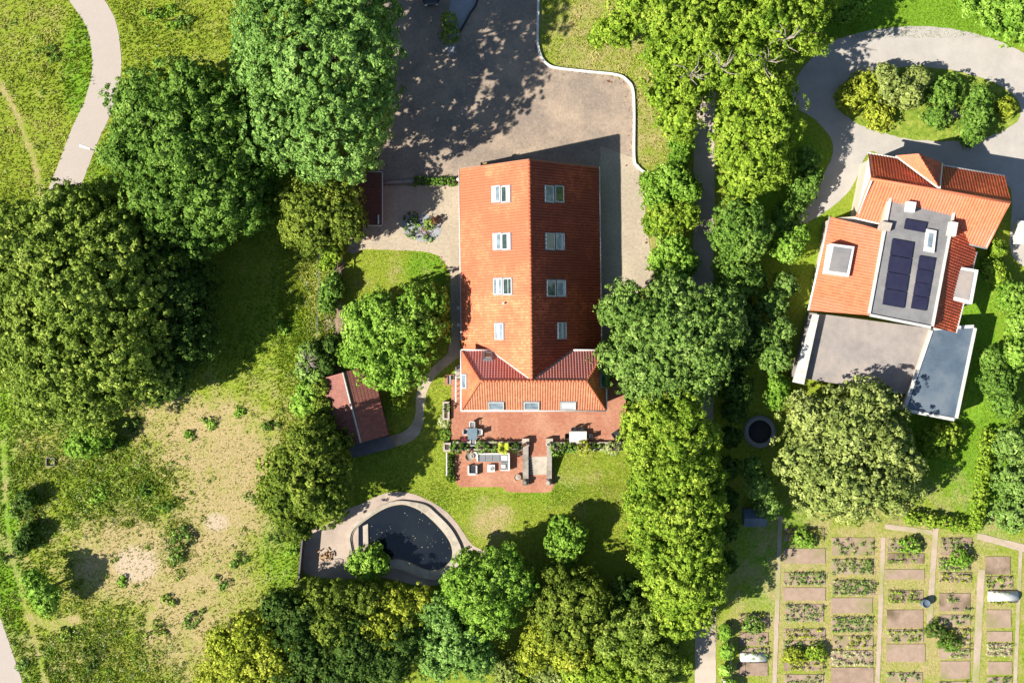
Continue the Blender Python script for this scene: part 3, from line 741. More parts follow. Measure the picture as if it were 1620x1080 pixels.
mb = MB(); a = P(712,600); mb.box(a[0]-.6, a[0]+.5, a[1]-.65, a[1]+.55, a[2]-.1, a[2]+.28); lw = empty('light_well', a, 'brick light well with dark opening beside the basement steps', 'light well'); mb.build('kerb', m_brick, lw)
mb = MB(); mb.box(a[0]-.25, a[0]+.4, a[1]-.5, a[1]+.45, a[2]+.281, a[2]+.30); mb.build('grate', m_dark, lw)
mb = MB(); mb.box(a[0]-.02, a[0]+.06, a[1]-.5, a[1]+.45, a[2]+.301, a[2]+.33); mb.build('grate_bar', m_white, lw)

# plants round the patio
def plant(px, py, r, top, kind, label, name='shrub', cat='shrub', dz=0, **kw):
    return bush(name, label, cat, kind, [(px, py, r, top)], dz=dz, **kw)
rs = 1.7
for (px, py, r, top, kind, label, dz) in (
   (704,668,10,1.1,'pale','pale variegated round shrub at the west patio edge',.2), (706,687,10,1.2,'mid','dark green shrub below the pale one at the west patio edge',.2),
   (724,706,10,.8,'mid','leafy green shrub at the left end of the long planter',rs-.1), (763,706,8,.6,'grey','grey-green lavender tuft in the planter behind the sofa',rs-.1), (779,705,7,.6,'mid','small green plant beside the palm in the planter',rs-.1),
   (816,705,8,.6,'dark','dark plant at the right end of the long planter',rs-.1), (741,707,6,.4,'dark','low dark plant behind the round chairs',rs-.1),
   (880,708,9,.8,'mid','green shrub beside the right pillar of the steps',rs-.1), (897,706,8,.5,'grey','grey-green tuft in the lawn-side planter',rs-.1), (907,707,7,.5,'bright','small fresh green tuft beside the golden shrub',rs-.1),
   (923,707,10,.9,'yell','golden yellow shrub in the lawn-side planter',rs-.1), (938,705,6,.4,'dark','dark low plant between the golden and the cream shrub',rs-.1), (967,708,10,.9,'pale','cream variegated shrub in the lawn-side planter',rs-.1), (950,706,5,.4,'mid','tiny green plant left of the cream shrub',rs-.1),
   (706,645,5,.5,'mid','small plant in the narrow west planter',1.2)):
    plant(px, py, r, top, kind, label, dz=dz)
bush('clipped_hedge', 'narrow dark hedge along the west side of the sofa terrace', 'hedge', 'dark', [(711.5,722,4,.8),(711.5,728,4,.8),(711.5,734,4,.8),(712,740,4.5,.8),(712,746,4.5,.8),(714,754,7,.6)])
# palm-like plant: arching fronds
def frond_plant(px, py, z, n, L, kind, label, name='palm_plant'):
    x, y, _ = P(px, py, z); root = empty(name, (x, y, z), label, 'plant'); V_ = []; F = []; T = []
    for i in range(n):
        a = i*2.4; l = L*random.uniform(.75, 1.1); lift = random.uniform(.2, .7)
        for j in range(9):
            t = j/8; r = l*t; zz = lift*l*math.sin(t*math.pi*.62)*1.1; wd = .17*math.sin(math.pi*(t*.85+.12))
            cx_, cy_ = r*math.cos(a), r*math.sin(a); V_ += [(cx_-wd*math.sin(a), cy_+wd*math.cos(a), zz-.03), (cx_, cy_, zz+.02), (cx_+wd*math.sin(a), cy_-wd*math.cos(a), zz-.03)]
            T += [.3+.6*t]*3
            if j: b = len(V_)-6; F += [(b, b+1, b+4, b+3), (b+1, b+2, b+5, b+4)]
    me = bpy.data.meshes.new('fronds'); me.from_pydata(V_, [], F); at = me.attributes.new('tint', 'FLOAT', 'POINT'); at.data.foreach_set('value', T)
    link('fronds', me, LM[kind], root)
    mb = MB(); mb.tube([(x, y, z-.25), (x, y, z+.15)], [.1, .07]); mb.build('stem', m_bark, root)
frond_plant(797, 708, .6, 22, .85, 'yell', 'bright yellow-green palm-like plant overhanging the corner sofa')

# ---------------------------------------------------------------- garden furniture
def chair(label, group=None, fm=m_white, cm=m_cush):
    r = empty('garden_chair', (0,0,0), label, 'chair', group)
    mb = MB(); mb.box(-.27, .27, -.27, .25, .41, .45); mb.build('seat', fm, r)
    mb = MB(); mb.box(-.24, .24, -.24, .22, .451, .5); mb.build('cushion', cm, r, bevel=.02)
    mb = MB(); mb.mesh([(-.27,.25,.4),(.27,.25,.4),(.27,.31,.4),(-.27,.31,.4),(-.27,.34,.9),(.27,.34,.9),(.27,.40,.9),(-.27,.40,.9)], [(3,2,1,0),(4,5,6,7),(0,1,5,4),(1,2,6,5),(2,3,7,6),(3,0,4,7)]); mb.build('backrest', fm, r)
    for sx in (-1, 1):
        mb = MB(); mb.box(sx*.30-.03, sx*.30+.03, -.25, .30, .62, .66); mb.box(sx*.30-.02, sx*.30+.02, -.24, -.20, 0, .62); mb.build('armrest', fm, r)
        for sy in (-.22, .26): mb = MB(); mb.tube([(sx*.25, sy, 0), (sx*.25, sy, .409)], .02, 6); mb.build('leg', fm, r)
    return r
def place(r, px, py, z, rz, label=None, group=None):
    x, y, _ = P(px, py, z+.4); r.location = (x, y, z); r.rotation_euler.z = rz
    if label: r['label'] = label
    if group: r['group'] = group
def table(px, py, z, wx, wy, tm, lm, label, name='garden_table', h=.74, rz=0):
    x, y, _ = P(px, py, z+h); r = empty(name, (0,0,0), label, 'table')
    mb = MB(); mb.box(-wx/2, wx/2, -wy/2, wy/2, h-.04, h); mb.build('tabletop', tm, r, bevel=.01)
    for sx in (-1,1):
        for sy in (-1,1): mb = MB(); mb.box(sx*(wx/2-.08)-.035, sx*(wx/2-.08)+.035, sy*(wy/2-.08)-.035, sy*(wy/2-.08)+.035, 0, h-.041); mb.build('leg', lm, r)
    r.location = (x, y, z); r.rotation_euler.z = rz; return r
PZ = .025; TZ = DROP+.055
table(747.5, 686, PZ, 1.05, 1.3, m_glass_tab, m_grey, 'blue-grey rectangular table on the left of the red patio')
c0 = chair('white chair with grey cushion on the house side of the blue-grey table'); place(c0, 747, 671.5, PZ, 0)
for (px, py, rz, lb) in ((738,683,R(90),'white chair with grey cushion west of the blue-grey table'), (758,683,R(-90),'white chair with grey cushion east of the blue-grey table'), (748,699,R(180),'white chair with grey cushion on the planter side of the blue-grey table')):
    c = copy_tree(c0); place(c, px, py, PZ, rz, lb)
table(914.5, 690.5, PZ, 1.95, 1.2, m_whitetab, m_dark, 'cream rectangular table on the right of the red patio')
d0 = chair('black chair tucked in at the west end of the cream table', None, m_dark, m_black); place(d0, 899, 690, PZ, R(90))
for (px, py, rz, lb) in ((932,690,R(-90),'black chair tucked in at the east end of the cream table'), (908,681,0,'left black chair on the house side of the cream table'), (919.5,680,0,'right black chair on the house side of the cream table')):
    c = copy_tree(d0); place(c, px, py, PZ, rz, lb)
c = copy_tree(d0); place(c, 975, 687, PZ, R(215), 'black lounge chair standing alone at the east edge of the red patio'); c.scale = (1.45, 1.45, 1.0)
# round red pouffe chair
x, y, _ = P(735, 697, .4); r = empty('round_stool', (x, y, PZ), 'round red cushioned stool beside the blue-grey table', 'stool')
mb = MB(); mb.lathe((x, y, PZ), [(.32,0),(.36,.05),(.36,.3),(.30,.36)], 18); mb.build('base', m_white, r)
mb = MB(); mb.lathe((x, y, PZ+.34), [(.34,.0),(.36,.06),(.28,.13),(0,.15)], 18); mb.build('cushion', m_red, r)
# corner sofa on the terrace
def slab(mb, x0, x1, y0, y1, z0, z1, ref=.4):
    a = P2(x0, y1, TZ+ref); b = P2(x1, y0, TZ+ref); mb.box(a[0], b[0], a[1], b[1], TZ+z0, TZ+z1)
sx_, sy_, _ = P(780, 724, TZ)
r = empty('corner_sofa', (sx_, sy_, TZ), 'white framed corner sofa with grey cushions below the palm-like plant', 'sofa')
mb = MB(); slab(mb, 755, 806, 716.5, 730, .08, .3); slab(mb, 792, 806, 730, 743, .08, .3); mb.build('frame', m_white, r)
mb = MB(); slab(mb, 755, 806, 716, 718.5, .3005, .78); slab(mb, 804, 806.5, 718.7, 744, .3005, .78); slab(mb, 792, 803.9, 742, 744, .3005, .6); slab(mb, 754, 756.5, 718.7, 730, .3005, .6); mb.build('backrest', m_white, r)
for (a, b_, c_, d_) in ((757,768,719,730),(768.4,779.4,719,730),(779.8,791,719,730),(791.4,803.4,719,729.6),(791.8,803.4,730.2,741.6)):
    mb = MB(); slab(mb, a, b_, c_, d_, .302, .46); mb.build('seat_cushion', m_cush, r, bevel=.03)
mb = MB(); slab(mb, 793.5, 800, 734, 740, .462, .6); mb.build('pillow', m_white_cush, r, bevel=.04)
mb = MB(); slab(mb, 793.5, 803, 720, 728, .462, .58); mb.build('pillow', m_white_cush, r, bevel=.04)
x, y, _ = P(747.5, 743, TZ); r = empty('armchair', (x, y, TZ), 'square white armchair with dark seat in front of the corner sofa', 'armchair')
mb = MB(); slab(mb, 740, 755, 736, 751, .06, .28); mb.build('frame', m_white, r)
mb = MB(); slab(mb, 740, 742.3, 736, 751, .281, .6); slab(mb, 752.7, 755, 736, 751, .281, .6); slab(mb, 742.31, 752.69, 748, 751, .281, .7); mb.build('backrest', m_white, r)
mb = MB(); slab(mb, 742.6, 752.4, 737, 747.6, .282, .44); mb.build('seat_cushion', m_black, r, bevel=.03)
t = table(777, 740.5, TZ, .85, .85, m_white, m_white, 'low square white coffee table in front of the sofa', 'coffee_table', .4)
mb = MB(); x, y, _ = P(778.5, 741, TZ+.4); mb.lathe((x, y, TZ+.401), [(0,.0),(.12,.0),(.2,.07),(.19,.07),(.1,.02),(0,.02)], 14); tag(mb.build('bowl', m_grey, None, (x, y, TZ+.401)), 'small grey bowl on the low white coffee table', 'bowl')
# round wire chairs left of the sofa
def round_chair(px, py, label, sm, rad=.45):
    x, y, _ = P(px, py, TZ+.5); r = empty('round_chair', (x, y, TZ), label, 'chair')
    mb = MB(); mb.lathe((x, y, TZ+.36), [(0,.0),(rad*.6,.04),(rad*.95,.22),(rad,.3),(rad*.9,.23),(rad*.55,.08),(0,.05)], 20); mb.build('seat', sm, r)
    for k in range(4):
        a = k*math.pi/2+.5; mb = MB(); mb.tube([(x+math.cos(a)*.1, y+math.sin(a)*.1, TZ+.36), (x+math.cos(a)*.35, y+math.sin(a)*.35, TZ)], .02, 6); mb.build('leg', m_dark, r)
round_chair(743, 722, 'round grey metal chair left of the corner sofa', m_stone, .5)
round_chair(751, 719.5, 'round cream chair between the grey round chair and the sofa', m_whitetab, .38)
def bowl_thing(px, py, z, rad, h, mat, fill, label, name, cat, part='filling'):
    x, y, _ = P(px, py, z+h); r = empty(name, (x, y, z), label, cat)
    mb = MB(); mb.lathe((x, y, z), [(rad*.6,0),(rad*.75,.05),(rad,h),(rad*.85,h),(rad*.8,h*.8)], 20); mb.build('bowl' if 'pit' in name else 'pot', mat, r)
    mb = MB(); mb.lathe((x, y, z+h*.72), [(rad*.86,0),(rad*.4,.05),(0,.06)], 16); mb.build(part, fill, r)
bowl_thing(819, 755, TZ, .42, .35, m_brick, m_stone_l, 'round brick-coloured fire bowl in front of the terrace wall', 'fire_pit', 'fire pit', 'ash')
bowl_thing(820, 718.5, TZ, .3, .45, m_dark, m_soil, 'dark round pot beside the terrace wall', 'plant_pot', 'pot', 'soil')
bowl_thing(827, 714.5, TZ, .16, .4, m_terracotta, m_soil, 'small terracotta pot tucked behind the dark pot', 'plant_pot', 'pot', 'soil')
bowl_thing(830.5, 703, .785, .22, .3, m_terracotta, m_soil, 'terracotta pot on the left pillar of the steps', 'plant_pot', 'pot', 'soil')
bowl_thing(868, 703, .785, .22, .3, m_white, m_soil, 'white pot on the right pillar of the steps', 'plant_pot', 'pot', 'soil')

# ================================================================== POND
PG = DROP
outer = smooth([(482,905),(484,850),(500,835),(520,828),(545,808),(575,795),(600,783),(622,778),(650,780),(680,792),(705,808),(722,826),(735,845),(748,862),(768,872),(762,880),(740,880),(733,884),(722,905),(700,922),(660,925),(600,912),(555,915)], 5)
sheet('pond_paving', outer, m_sand, .03, .02)
rim_o = smooth([(551,862),(550,845),(558,832),(575,815),(600,801),(622,793),(640,792),(672,798),(690,812),(710,832),(722,850),(730,870),(727,890),(715,905),(692,917),(665,913),(645,905),(625,899),(600,902),(575,900),(557,885)], 5)
rim_i = smooth([(555,862),(554.5,847),(562,834),(582,818),(603,805),(622,798),(642,797),(668,808),(692,829),(710,851),(717,868),(716,885),(705,897),(690,903),(672,901),(655,893),(640,887),(625,885),(600,890),(577,893),(561,882)], 5)
def ring(name, oi, oo, z0, z1, mat, bulge=0):
    n = len(oi); mb = MB(); a = [P2(x, y, z1) for x, y in oi]; b = [P2(x, y, z1) for x, y in oo]; vs = []
    for i in range(n): vs += [(a[i][0],a[i][1],z0),(a[i][0],a[i][1],z1),(b[i][0],b[i][1],z1-bulge),(b[i][0],b[i][1],z0)]
    fs = []
    for i in range(n):
        p, q_ = 4*i, 4*((i+1)%n)
        fs += [(p,q_,q_+1,p+1),(p+1,q_+1,q_+2,p+2),(p+2,q_+2,q_+3,p+3)]
    mb.mesh(vs, fs); return mb
pond = empty('garden_pond', (P(640,850,PG)[0], P(640,850,PG)[1], PG), 'kidney-shaped dark garden pond with a pale concrete rim', 'pond')
ring('rim', rim_i, rim_o, PG-.1, PG+.34, m_stone_l).build('rim', m_stone_l, pond)
# bright inner lip
cxp, cyp = 645, 850
lip = [(x+(cxp-x)*.03, y+(cyp-y)*.03) for x, y in rim_i]
lp = ring('lip', lip, rim_i, PG-.1, PG+.20, m_offwhite); lo = lp.build('lip', m_gpath, pond)
sheet('pond_water', rim_i, m_water, .06, 0, PG)
mb = MB(); prism_px(mb, [(556,850),(562,838),(567,833),(567,886),(560,880)], PG-.1, PG+.1); mb.build('ledge', m_sand, pond)
mb = MB(); prism_px(mb, [(574,832),(582,828),(583,888),(575,890)], PG-.1, PG+.22); mb.build('slab', m_stone_l, pond)
# floating leaves
n = 80; pts = []
while len(pts) < n:
    x = random.uniform(584, 715); y = random.gauss(850, 22)
    if pip(x, y, rim_i) and x > 586 and y < 890: pts.append(P(x, y, PG+.075))
me = leaf_mesh('floating_leaves', np.array(pts), np.tile([0,0,1.0], (n,1)), rng.gamma(2.5, .016, n), rng.uniform(.5, 1, n))
tag(link('floating_leaves', me, m_gpath), kind='stuff')
# dead leaves blown along the edges of the driveway and courtyard
LP = []
for pl_, m_ in (([(853,0),(851,70),(868,104),(930,114),(992,128),(1003,180),(1003,250),(1018,300),(1030,430)], 260), ([(606,60),(596,200),(604,290),(727,291)], 160), ([(604,296),(606,360),(560,398),(700,405),(713,440)], 150), ([(950,290),(952,470),(1000,474)], 80)):
    for _ in range(m_):
        i_ = random.randrange(len(pl_)-1); t_ = random.random(); LP.append(P(pl_[i_][0]+(pl_[i_+1][0]-pl_[i_][0])*t_-abs(random.gauss(0,5)), pl_[i_][1]+(pl_[i_+1][1]-pl_[i_][1])*t_+random.gauss(0,4), .06))
tag(link('fallen_leaves', leaf_mesh('fallen_leaves', np.array(LP), np.tile([0,0,1.0], (len(LP),1)), rng.gamma(3, .02, len(LP)), rng.uniform(0, 1, len(LP))), LM['floral']), kind='stuff')
# wood pile beside pond
r = empty('log_pile', P(517,877), 'heap of cut logs on the paving west of the pond', 'log pile')
for i in range(26):
    a = random.uniform(0, 6.28); x, y, z = P(517+random.gauss(0,4.5), 877+random.gauss(0,4)); zz = z+.1+random.uniform(0,.3); l = .22
    mb = MB(); mb.tube([(x-math.cos(a)*l, y-math.sin(a)*l, zz), (x+math.cos(a)*l, y+math.sin(a)*l, zz+random.uniform(-.1,.1))], .07, 7); mb.build('log', m_log, r)
# dark board fence west of pond
a, b = P(483,848), P(477,915); mb = MB()
for i in range(16):
    t0, t1 = i/16, (i+.94)/16; mb.prism([(a[0]+(b[0]-a[0])*t0, a[1]+(b[1]-a[1])*t0), (a[0]+(b[0]-a[0])*t1, a[1]+(b[1]-a[1])*t1), (a[0]+(b[0]-a[0])*t1-.06, a[1]+(b[1]-a[1])*t1), (a[0]+(b[0]-a[0])*t0-.06, a[1]+(b[1]-a[1])*t0)], PG, PG+1.7)
r = empty('board_fence', a, 'dark board fence between the meadow and the pond paving', 'fence'); mb.build('boards', m_wood, r)
mb = MB(); mb.prism([(a[0]-.14,a[1]),(a[0]+.03,a[1]),(b[0]+.03,b[1]),(b[0]-.14,b[1])], PG+1.701, PG+1.76); mb.build('cap_rail', m_greydeck, r)

# ================================================================== KERB, SHEDS, COURTYARD
kl = smooth([(853,-60),(851,30),(851,70),(857,92),(868,104),(885,109),(930,114),(975,119),(992,128),(1001,143),(1003,180),(1003,250),(1009,264),(1018,272),(1028,275)], 6, False)
def wall_line(pts, wd, z1, mat, name, label, cat, zb=-.05):
    pw = [P2(*p) for p in pts]; poly = []; L, Rr = [], []
    for i, p in enumerate(pw):
        a = pw[max(i-1,0)]; b = pw[min(i+1,len(pw)-1)]; dx, dy = b[0]-a[0], b[1]-a[1]; l = math.hypot(dx, dy) or 1
        L.append((p[0]-dy/l*wd/2, p[1]+dx/l*wd/2)); Rr.append((p[0]+dy/l*wd/2, p[1]-dx/l*wd/2))
    n = len(pw); V_ = []
    for i in range(n):
        gz = g(pw[i][1]); V_ += [(*L[i], gz+zb), (*L[i], gz+z1), (*Rr[i], gz+z1), (*Rr[i], gz+zb)]
    F = []
    for i in range(n-1):
        p, q_ = 4*i, 4*i+4; F += [(p,p+1,q_+1,q_),(p+1,p+2,q_+2,q_+1),(p+2,p+3,q_+3,q_+2)]
    F += [(0,3,2,1), (4*n-4,4*n-3,4*n-2,4*n-1)]
    mb = MB(); mb.mesh(V_, F); o = mb.build(name, mat, None, (pw[0][0], pw[0][1], g(pw[0][1])))
    if label: tag(o, label, cat)
    return o
wall_line(kl, .26, .30, m_kerb, 'low_wall', 'low white painted wall curving between the driveway and the dry grass', 'wall')
wall_line([(604,290),(655,287)], .3, .35, m_stone, 'low_wall', 'short stone wall between the driveway and the courtyard', 'wall')
wall_line([(655,293.5),(727,293.5)], .14, .25, m_stone_l, 'low_wall', 'thin pale stone edging along the foot of the clipped hedge', 'wall')
bush('clipped_hedge', 'low dark green hedge between driveway and courtyard beside the house', 'hedge', 'mid', [(658+i*7, 287, 5.5, .8) for i in range(10)])
mb = MB(); x, y, _ = P(725,284,1); mb.tube([(x,y,0),(x,y,1.0)], .09); mb.lathe((x,y,1.0), [(.1,0),(.2,.08),(.2,.2),(0,.3)], 12); tag(mb.build('garden_lamp', m_white, None, (x,y,0)), 'short white post lamp at the end of the clipped hedge', 'lamp')
# traffic island with bush
sheet('granite_wedge', [(757,-60),(756,0),(746,18),(735,38),(728,55),(716,90),(703,78),(700,50),(712,10),(720,-60)], m_slate, .035)
wall_line(smooth([(760,-50),(755,2),(744,22),(733,42),(727,52)], 5, False), .18, .3, m_dark, 'low_wall', 'thin dark kerb wall beside the driveway island bush', 'wall')
bush('clipped_bush', 'double clipped dark bush on the driveway island', 'bush', 'olive', [(710,32,13,1.6),(713,55,15,1.8)], clump=.16, gap=.05)

def gable_shed(name, label, c4, zE, zR, mat, wall, ridge_mat, cat='shed', zb=None, over=0.0, tw=.25, tc=.4):
    """c4: four px corners A,B (one end) C,D; ridge runs A-B mid to D-C mid. order A,B,C,D round the roof"""
    A, B, C, D = [Vector(P(*p, zE)) for p in c4]; m1 = (A+B)/2; m2 = (C+D)/2; m1.z = m2.z = zR
    ctr = (A+B+C+D)/4; r = empty(name, (ctr.x, ctr.y, zb if zb is not None else g(ctr.y)), label, cat)
    gz = (zb if zb is not None else g(ctr.y))-.2
    def ins(p): return Vector((p.x+(ctr.x-p.x)*.04, p.y+(ctr.y-p.y)*.04, p.z))
    a, b_, c_, d_ = map(ins, (A, B, C, D)); mb = MB(); n1, n2 = ins(m1), ins(m2); n1.z = n2.z = zR-.08
    mb.mesh([(a.x,a.y,gz),(b_.x,b_.y,gz),(c_.x,c_.y,gz),(d_.x,d_.y,gz),(a.x,a.y,zE-.05),(b_.x,b_.y,zE-.05),(c_.x,c_.y,zE-.05),(d_.x,d_.y,zE-.05),tuple(n1),tuple(n2)], [(0,1,5,8,4),(1,2,6,5),(2,3,7,9,6),(3,0,4,7),(0,3,2,1)])
    mb.build('wall', wall, r)
    for (e0, e1, q0, q1) in ((A, D, m2, m1), (B, C, m2, m1)):
        U = (e1-e0).normalized(); N = U.cross(q1-e0).normalized(); N = N if N.z > 0 else -N; V_ = N.cross(U); V_ = V_ if V_.z > 0 else -V_
        tiled('roof', e0, U, V_, [((p-e0).dot(U), (p-e0).dot(V_)) for p in (e0, e1, q0, q1)], mat, r, tw=tw, tc=tc, amp=.018, step=.015)
    mb = MB(); mb.tube([m1+Vector((0,0,.03)), m2+Vector((0,0,.03))], .11, 8); mb.build('ridge', ridge_mat, r)
    return r, A, B, C, D
gable_shed('garden_shed', 'long brown-red roofed garden shed with pale ridge beside the garden path', [(503,600),(588,577),(615,688),(531,709)], 1.7, 3.1, m_shed, m_wood, m_offwhite)
c4 = [P2(548,705,1.2), P2(616,690,1.2), P2(622,709,1.2), P2(556,726,1.2)]
mb = MB(); mb.prism(c4, -1.3, .2); tag(mb.build('lean_to', m_greydeck, None, (c4[0][0], c4[0][1], -1.2)), 'flat grey lean-to at the south end of the garden shed', 'lean-to')
r, A, B, C, D = gable_shed('outbuilding', 'dark brown roofed outbuilding with white trim shaded by the trees', [(520,273),(604,273),(604,356),(520,356)], 2.4, 2.9, m_shed_d, m_brick, m_dark, 'outbuilding')
mb = MB(); mb.box(C.x-5.5, C.x+.05, C.y-.12, C.y-.02, 2.3, 2.46); mb.box(B.x+.02, B.x+.12, C.y, B.y, 2.3, 2.44); mb.box(B.x-1.5, B.x, B.y+.02, B.y+.12, 2.3, 2.46); mb.build('fascia', m_offwhite, r)
mb = MB(); mb.box(C.x-.42, C.x-.28, C.y+.1, C.y+1.1, 2.55, 2.68); mb.build('flue', m_white, r)

# round slate bed
rb = [(667+31*math.cos(a), 360+22*math.sin(a)+4*math.cos(a)) for a in np.linspace(0, 6.283, 28, endpoint=False)]
sheet('slate_bed', rb, m_slate, .045, .03)
for (px, py, r_, top, kind, lb) in ((651,346,9,.6,'dark','dark spreading plant at the shaded edge of the round slate bed'), (661,352,5,.5,'bright','small light plant at the top of the round slate bed'), (681,354,9,1.0,'lime','bright green rose bush in the round slate bed'), (688,349,6,1.1,'floral','tall reddish plant at the right of the round slate bed'),
    (648,366,7,.5,'mid','green plant at the left edge of the round slate bed'), (657,370,6,.5,'grey','grey-green plant at the bottom of the round slate bed'), (676,378,6,.4,'bright','low fresh green plant at the bottom right of the round slate bed'), (673,367,6,.4,'floral','red-flowered plant in the middle of the round slate bed')):
    plant(px, py, r_, top, kind, lb, 'flower_plant', 'plant', gap=.5, leaf=.075)

# ================================================================== CAR (nose in frame at the top)
def car(px, py, rz, label):
    x, y, _ = P(px, py, .7); r = empty('parked_car', (0,0,0), label, 'car')
    prof = [(-2.15,.35),(-2.2,.7),(-1.95,.92),(-1.0,1.0),(1.75,.98),(2.2,.86),(2.2,.35)]
    def loft(prof, wf): # y along length
        vs = []; n = len(prof)
        for sx in (-1,1):
            for (l, z) in prof: vs.append((sx*wf(l, z), l, z))
        fs = [tuple(range(n)), tuple(range(2*n-1, n-1, -1))]+[(i, n+i, n+(i+1)%n, (i+1)%n) for i in range(n)]
        return vs, fs
    mb = MB(); mb.mesh(*loft(prof, lambda l, z: .9-.12*max(0, abs(l)-1.6)/.6-(.05 if z > .9 else 0))); mb.build('body', m_car, r, bevel=.07)
    mb = MB(); mb.mesh(*loft([(-1.15,.97),(-.45,1.38),(1.0,1.42),(1.85,.97)], lambda l, z: .78 if z < 1.2 else .6)); mb.build('windows', m_pane_d, r, bevel=.04)
    mb = MB(); mb.mesh(*loft([(-.42,1.385),(-.4,1.43),(.98,1.46),(1.02,1.41)], lambda l, z: .59)); mb.build('roof', m_car, r)
    for sx in (-1,1):
        for ly in (-1.35,1.35):
            mb = MB(); mb.tube([(sx*.72, ly, .33),(sx*.92, ly, .33)], .33, 18); w0 = mb.build('wheel', m_rubber, r)
            mb = MB(); mb.tube([(sx*.9, ly, .33),(sx*.93, ly, .33)], .2, 14); mb.build('rim', m_grey, w0)
        mb = MB(); mb.box(sx*.62-.16, sx*.62+.16, -2.2, -2.08, .62, .76); mb.build('headlight', m_white, r, bevel=.02)
    r.location = (x, y, 0); r.rotation_euler.z = rz
car(680, -22, R(4), 'black car nosing into view at the top edge of the driveway')

# ================================================================== STREET LAMP by the path
bx, by, _ = P(196, 262); top = 7.5
a = P(168, 244, 7.4); tip = P(143, 236, 7.6); tip2 = P(126, 230, 7.65)
ly, lx = a[1], a[0]
r = empty('street_lamp', (lx, ly, 0), 'tall street lamp with a white head reaching over the pale path', 'street lamp')
mb = MB(); mb.tube([(lx,ly,0),(lx,ly,1),(lx,ly,7.2)], [.11,.09,.06]); mb.build('pole', m_dark, r)
mb = MB(); mb.tube([(lx,ly,7.2),a,tip], [.06,.06,.05]); mb.build('arm', m_dark, r)
d = (Vector(tip2)-Vector(tip)).normalized(); s2 = d.cross(Vector((0,0,1)))*.19; p, q_ = Vector(tip), Vector(tip2)
mb = MB(); mb.mesh([p-s2*.5, q_-s2, q_+s2, p+s2*.5]+[v+Vector((0,0,.1)) for v in (p-s2*.5, q_-s2*.8, q_+s2*.8, p+s2*.5)], [(0,1,2,3),(7,6,5,4),(0,4,5,1),(1,5,6,2),(2,6,7,3),(3,7,4,0)]); mb.build('lamp_head', m_white, r, bevel=.03)
# ================================================================== TREES
BIG = dict(clump=.5, leaf=.13, dens=1.3, K=48, gap=.34)
MIDK = dict(clump=.5, leaf=.15, dens=1.7, K=32, gap=.32)
SML = dict(clump=.34, leaf=.12, dens=3.2, K=22, gap=.3)
tree('broadleaf_tree', 'huge blue-green domed tree at the top, left of the driveway', 'tree', 'chest',
     [(505,110,95,20),(440,50,62,17),(470,-20,70,17),(555,10,60,17),(570,90,58,18.5),(425,130,50,15),(450,200,58,16),(530,200,72,18.5),(575,160,48,16),(500,245,38,13),(560,245,36,13),(405,75,32,12),(575,60,48,11),(580,130,46,11),(575,200,40,10),(590,10,40,10),(560,-50,60,15)], **dict(BIG, dens=1.3, gap=.36, core=False))  # low lobes and the off-frame one added to thicken the driveway shadow
tree('broadleaf_tree', 'large dark green round tree between the pale path and the domed tree', 'tree', 'mid',
     [(300,235,85,16.5),(235,170,55,13),(300,150,55,14.5),(355,190,55,14),(225,240,55,13.5),(270,310,60,13.5),(340,300,62,14),(320,360,42,10.5),(385,330,40,10),(380,250,48,12),(410,290,28,8),(250,340,30,9)], **BIG)
tree('broadleaf_tree', 'massive olive green tree at the left edge above the dry meadow', 'tree', 'olive',
     [(135,475,105,18),(60,420,75,14),(110,360,65,13.5),(190,390,60,14),(210,470,60,13.5),(190,560,70,14),(110,580,80,14.5),(40,540,70,13.5),(10,460,60,12),(250,540,44,8.5),(150,630,50,11),(75,630,44,10),(30,360,40,10),(265,430,42,9),(235,600,36,9)], clump=.46, leaf=.13, dens=1.5, K=46, gap=.42, bump=.26)
tree('broadleaf_tree', 'dark-leaved stand-in for the shaded right side of the massive olive tree', 'tree', 'dark',  # dark leaf colour paints the self-shaded side of the olive tree
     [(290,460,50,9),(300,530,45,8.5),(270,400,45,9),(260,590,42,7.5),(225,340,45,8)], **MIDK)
tree('broadleaf_tree', 'dark spiky tree just below the lower end of the pale path', 'tree', 'dark',
     [(120,325,32,7.5),(160,335,30,7),(90,345,28,7),(195,350,28,6)], **MIDK)
tree('broadleaf_tree', 'compact round olive tree covering the dark outbuilding', 'tree', 'round',
     [(500,335,50,10),(470,320,32,8.5),(530,310,38,9),(545,350,32,8.5),(500,375,28,7.5),(470,360,26,7),(520,285,26,8)], clump=.4, leaf=.13, dens=2.4, K=28, gap=.2, bump=.1)
tree('broadleaf_tree', 'bright green garden tree beside the west wall of the house', 'tree', 'bright',
     [(620,520,46,8.5),(580,530,36,7.5),(600,570,40,7.5),(640,580,34,7),(660,530,34,7.5),(655,490,30,7.5),(570,500,24,6),(625,600,20,5.5),(685,480,24,6.5),(558,560,20,5.5),(600,490,28,7),(690,520,20,5.5)], clump=.42, leaf=.14, dens=2.2, K=26, gap=.45, bump=.2)
tree('broadleaf_tree', 'grey-green spreading tree overhanging the south east corner of the house', 'tree', 'grey',
     [(1070,535,62,11.5),(1010,510,45,10),(1040,580,55,10.5),(1110,560,50,10),(1120,500,45,9.5),(990,480,32,8.5),(970,495,24,8),(1060,475,40,9.5),(1150,520,28,8),(990,570,40,9),(965,570,24,8),(1090,610,36,8.5),(1010,612,24,7.5),(1150,480,24,7)], clump=.42, leaf=.12, dens=2.0, K=28, gap=.52, bump=.24)
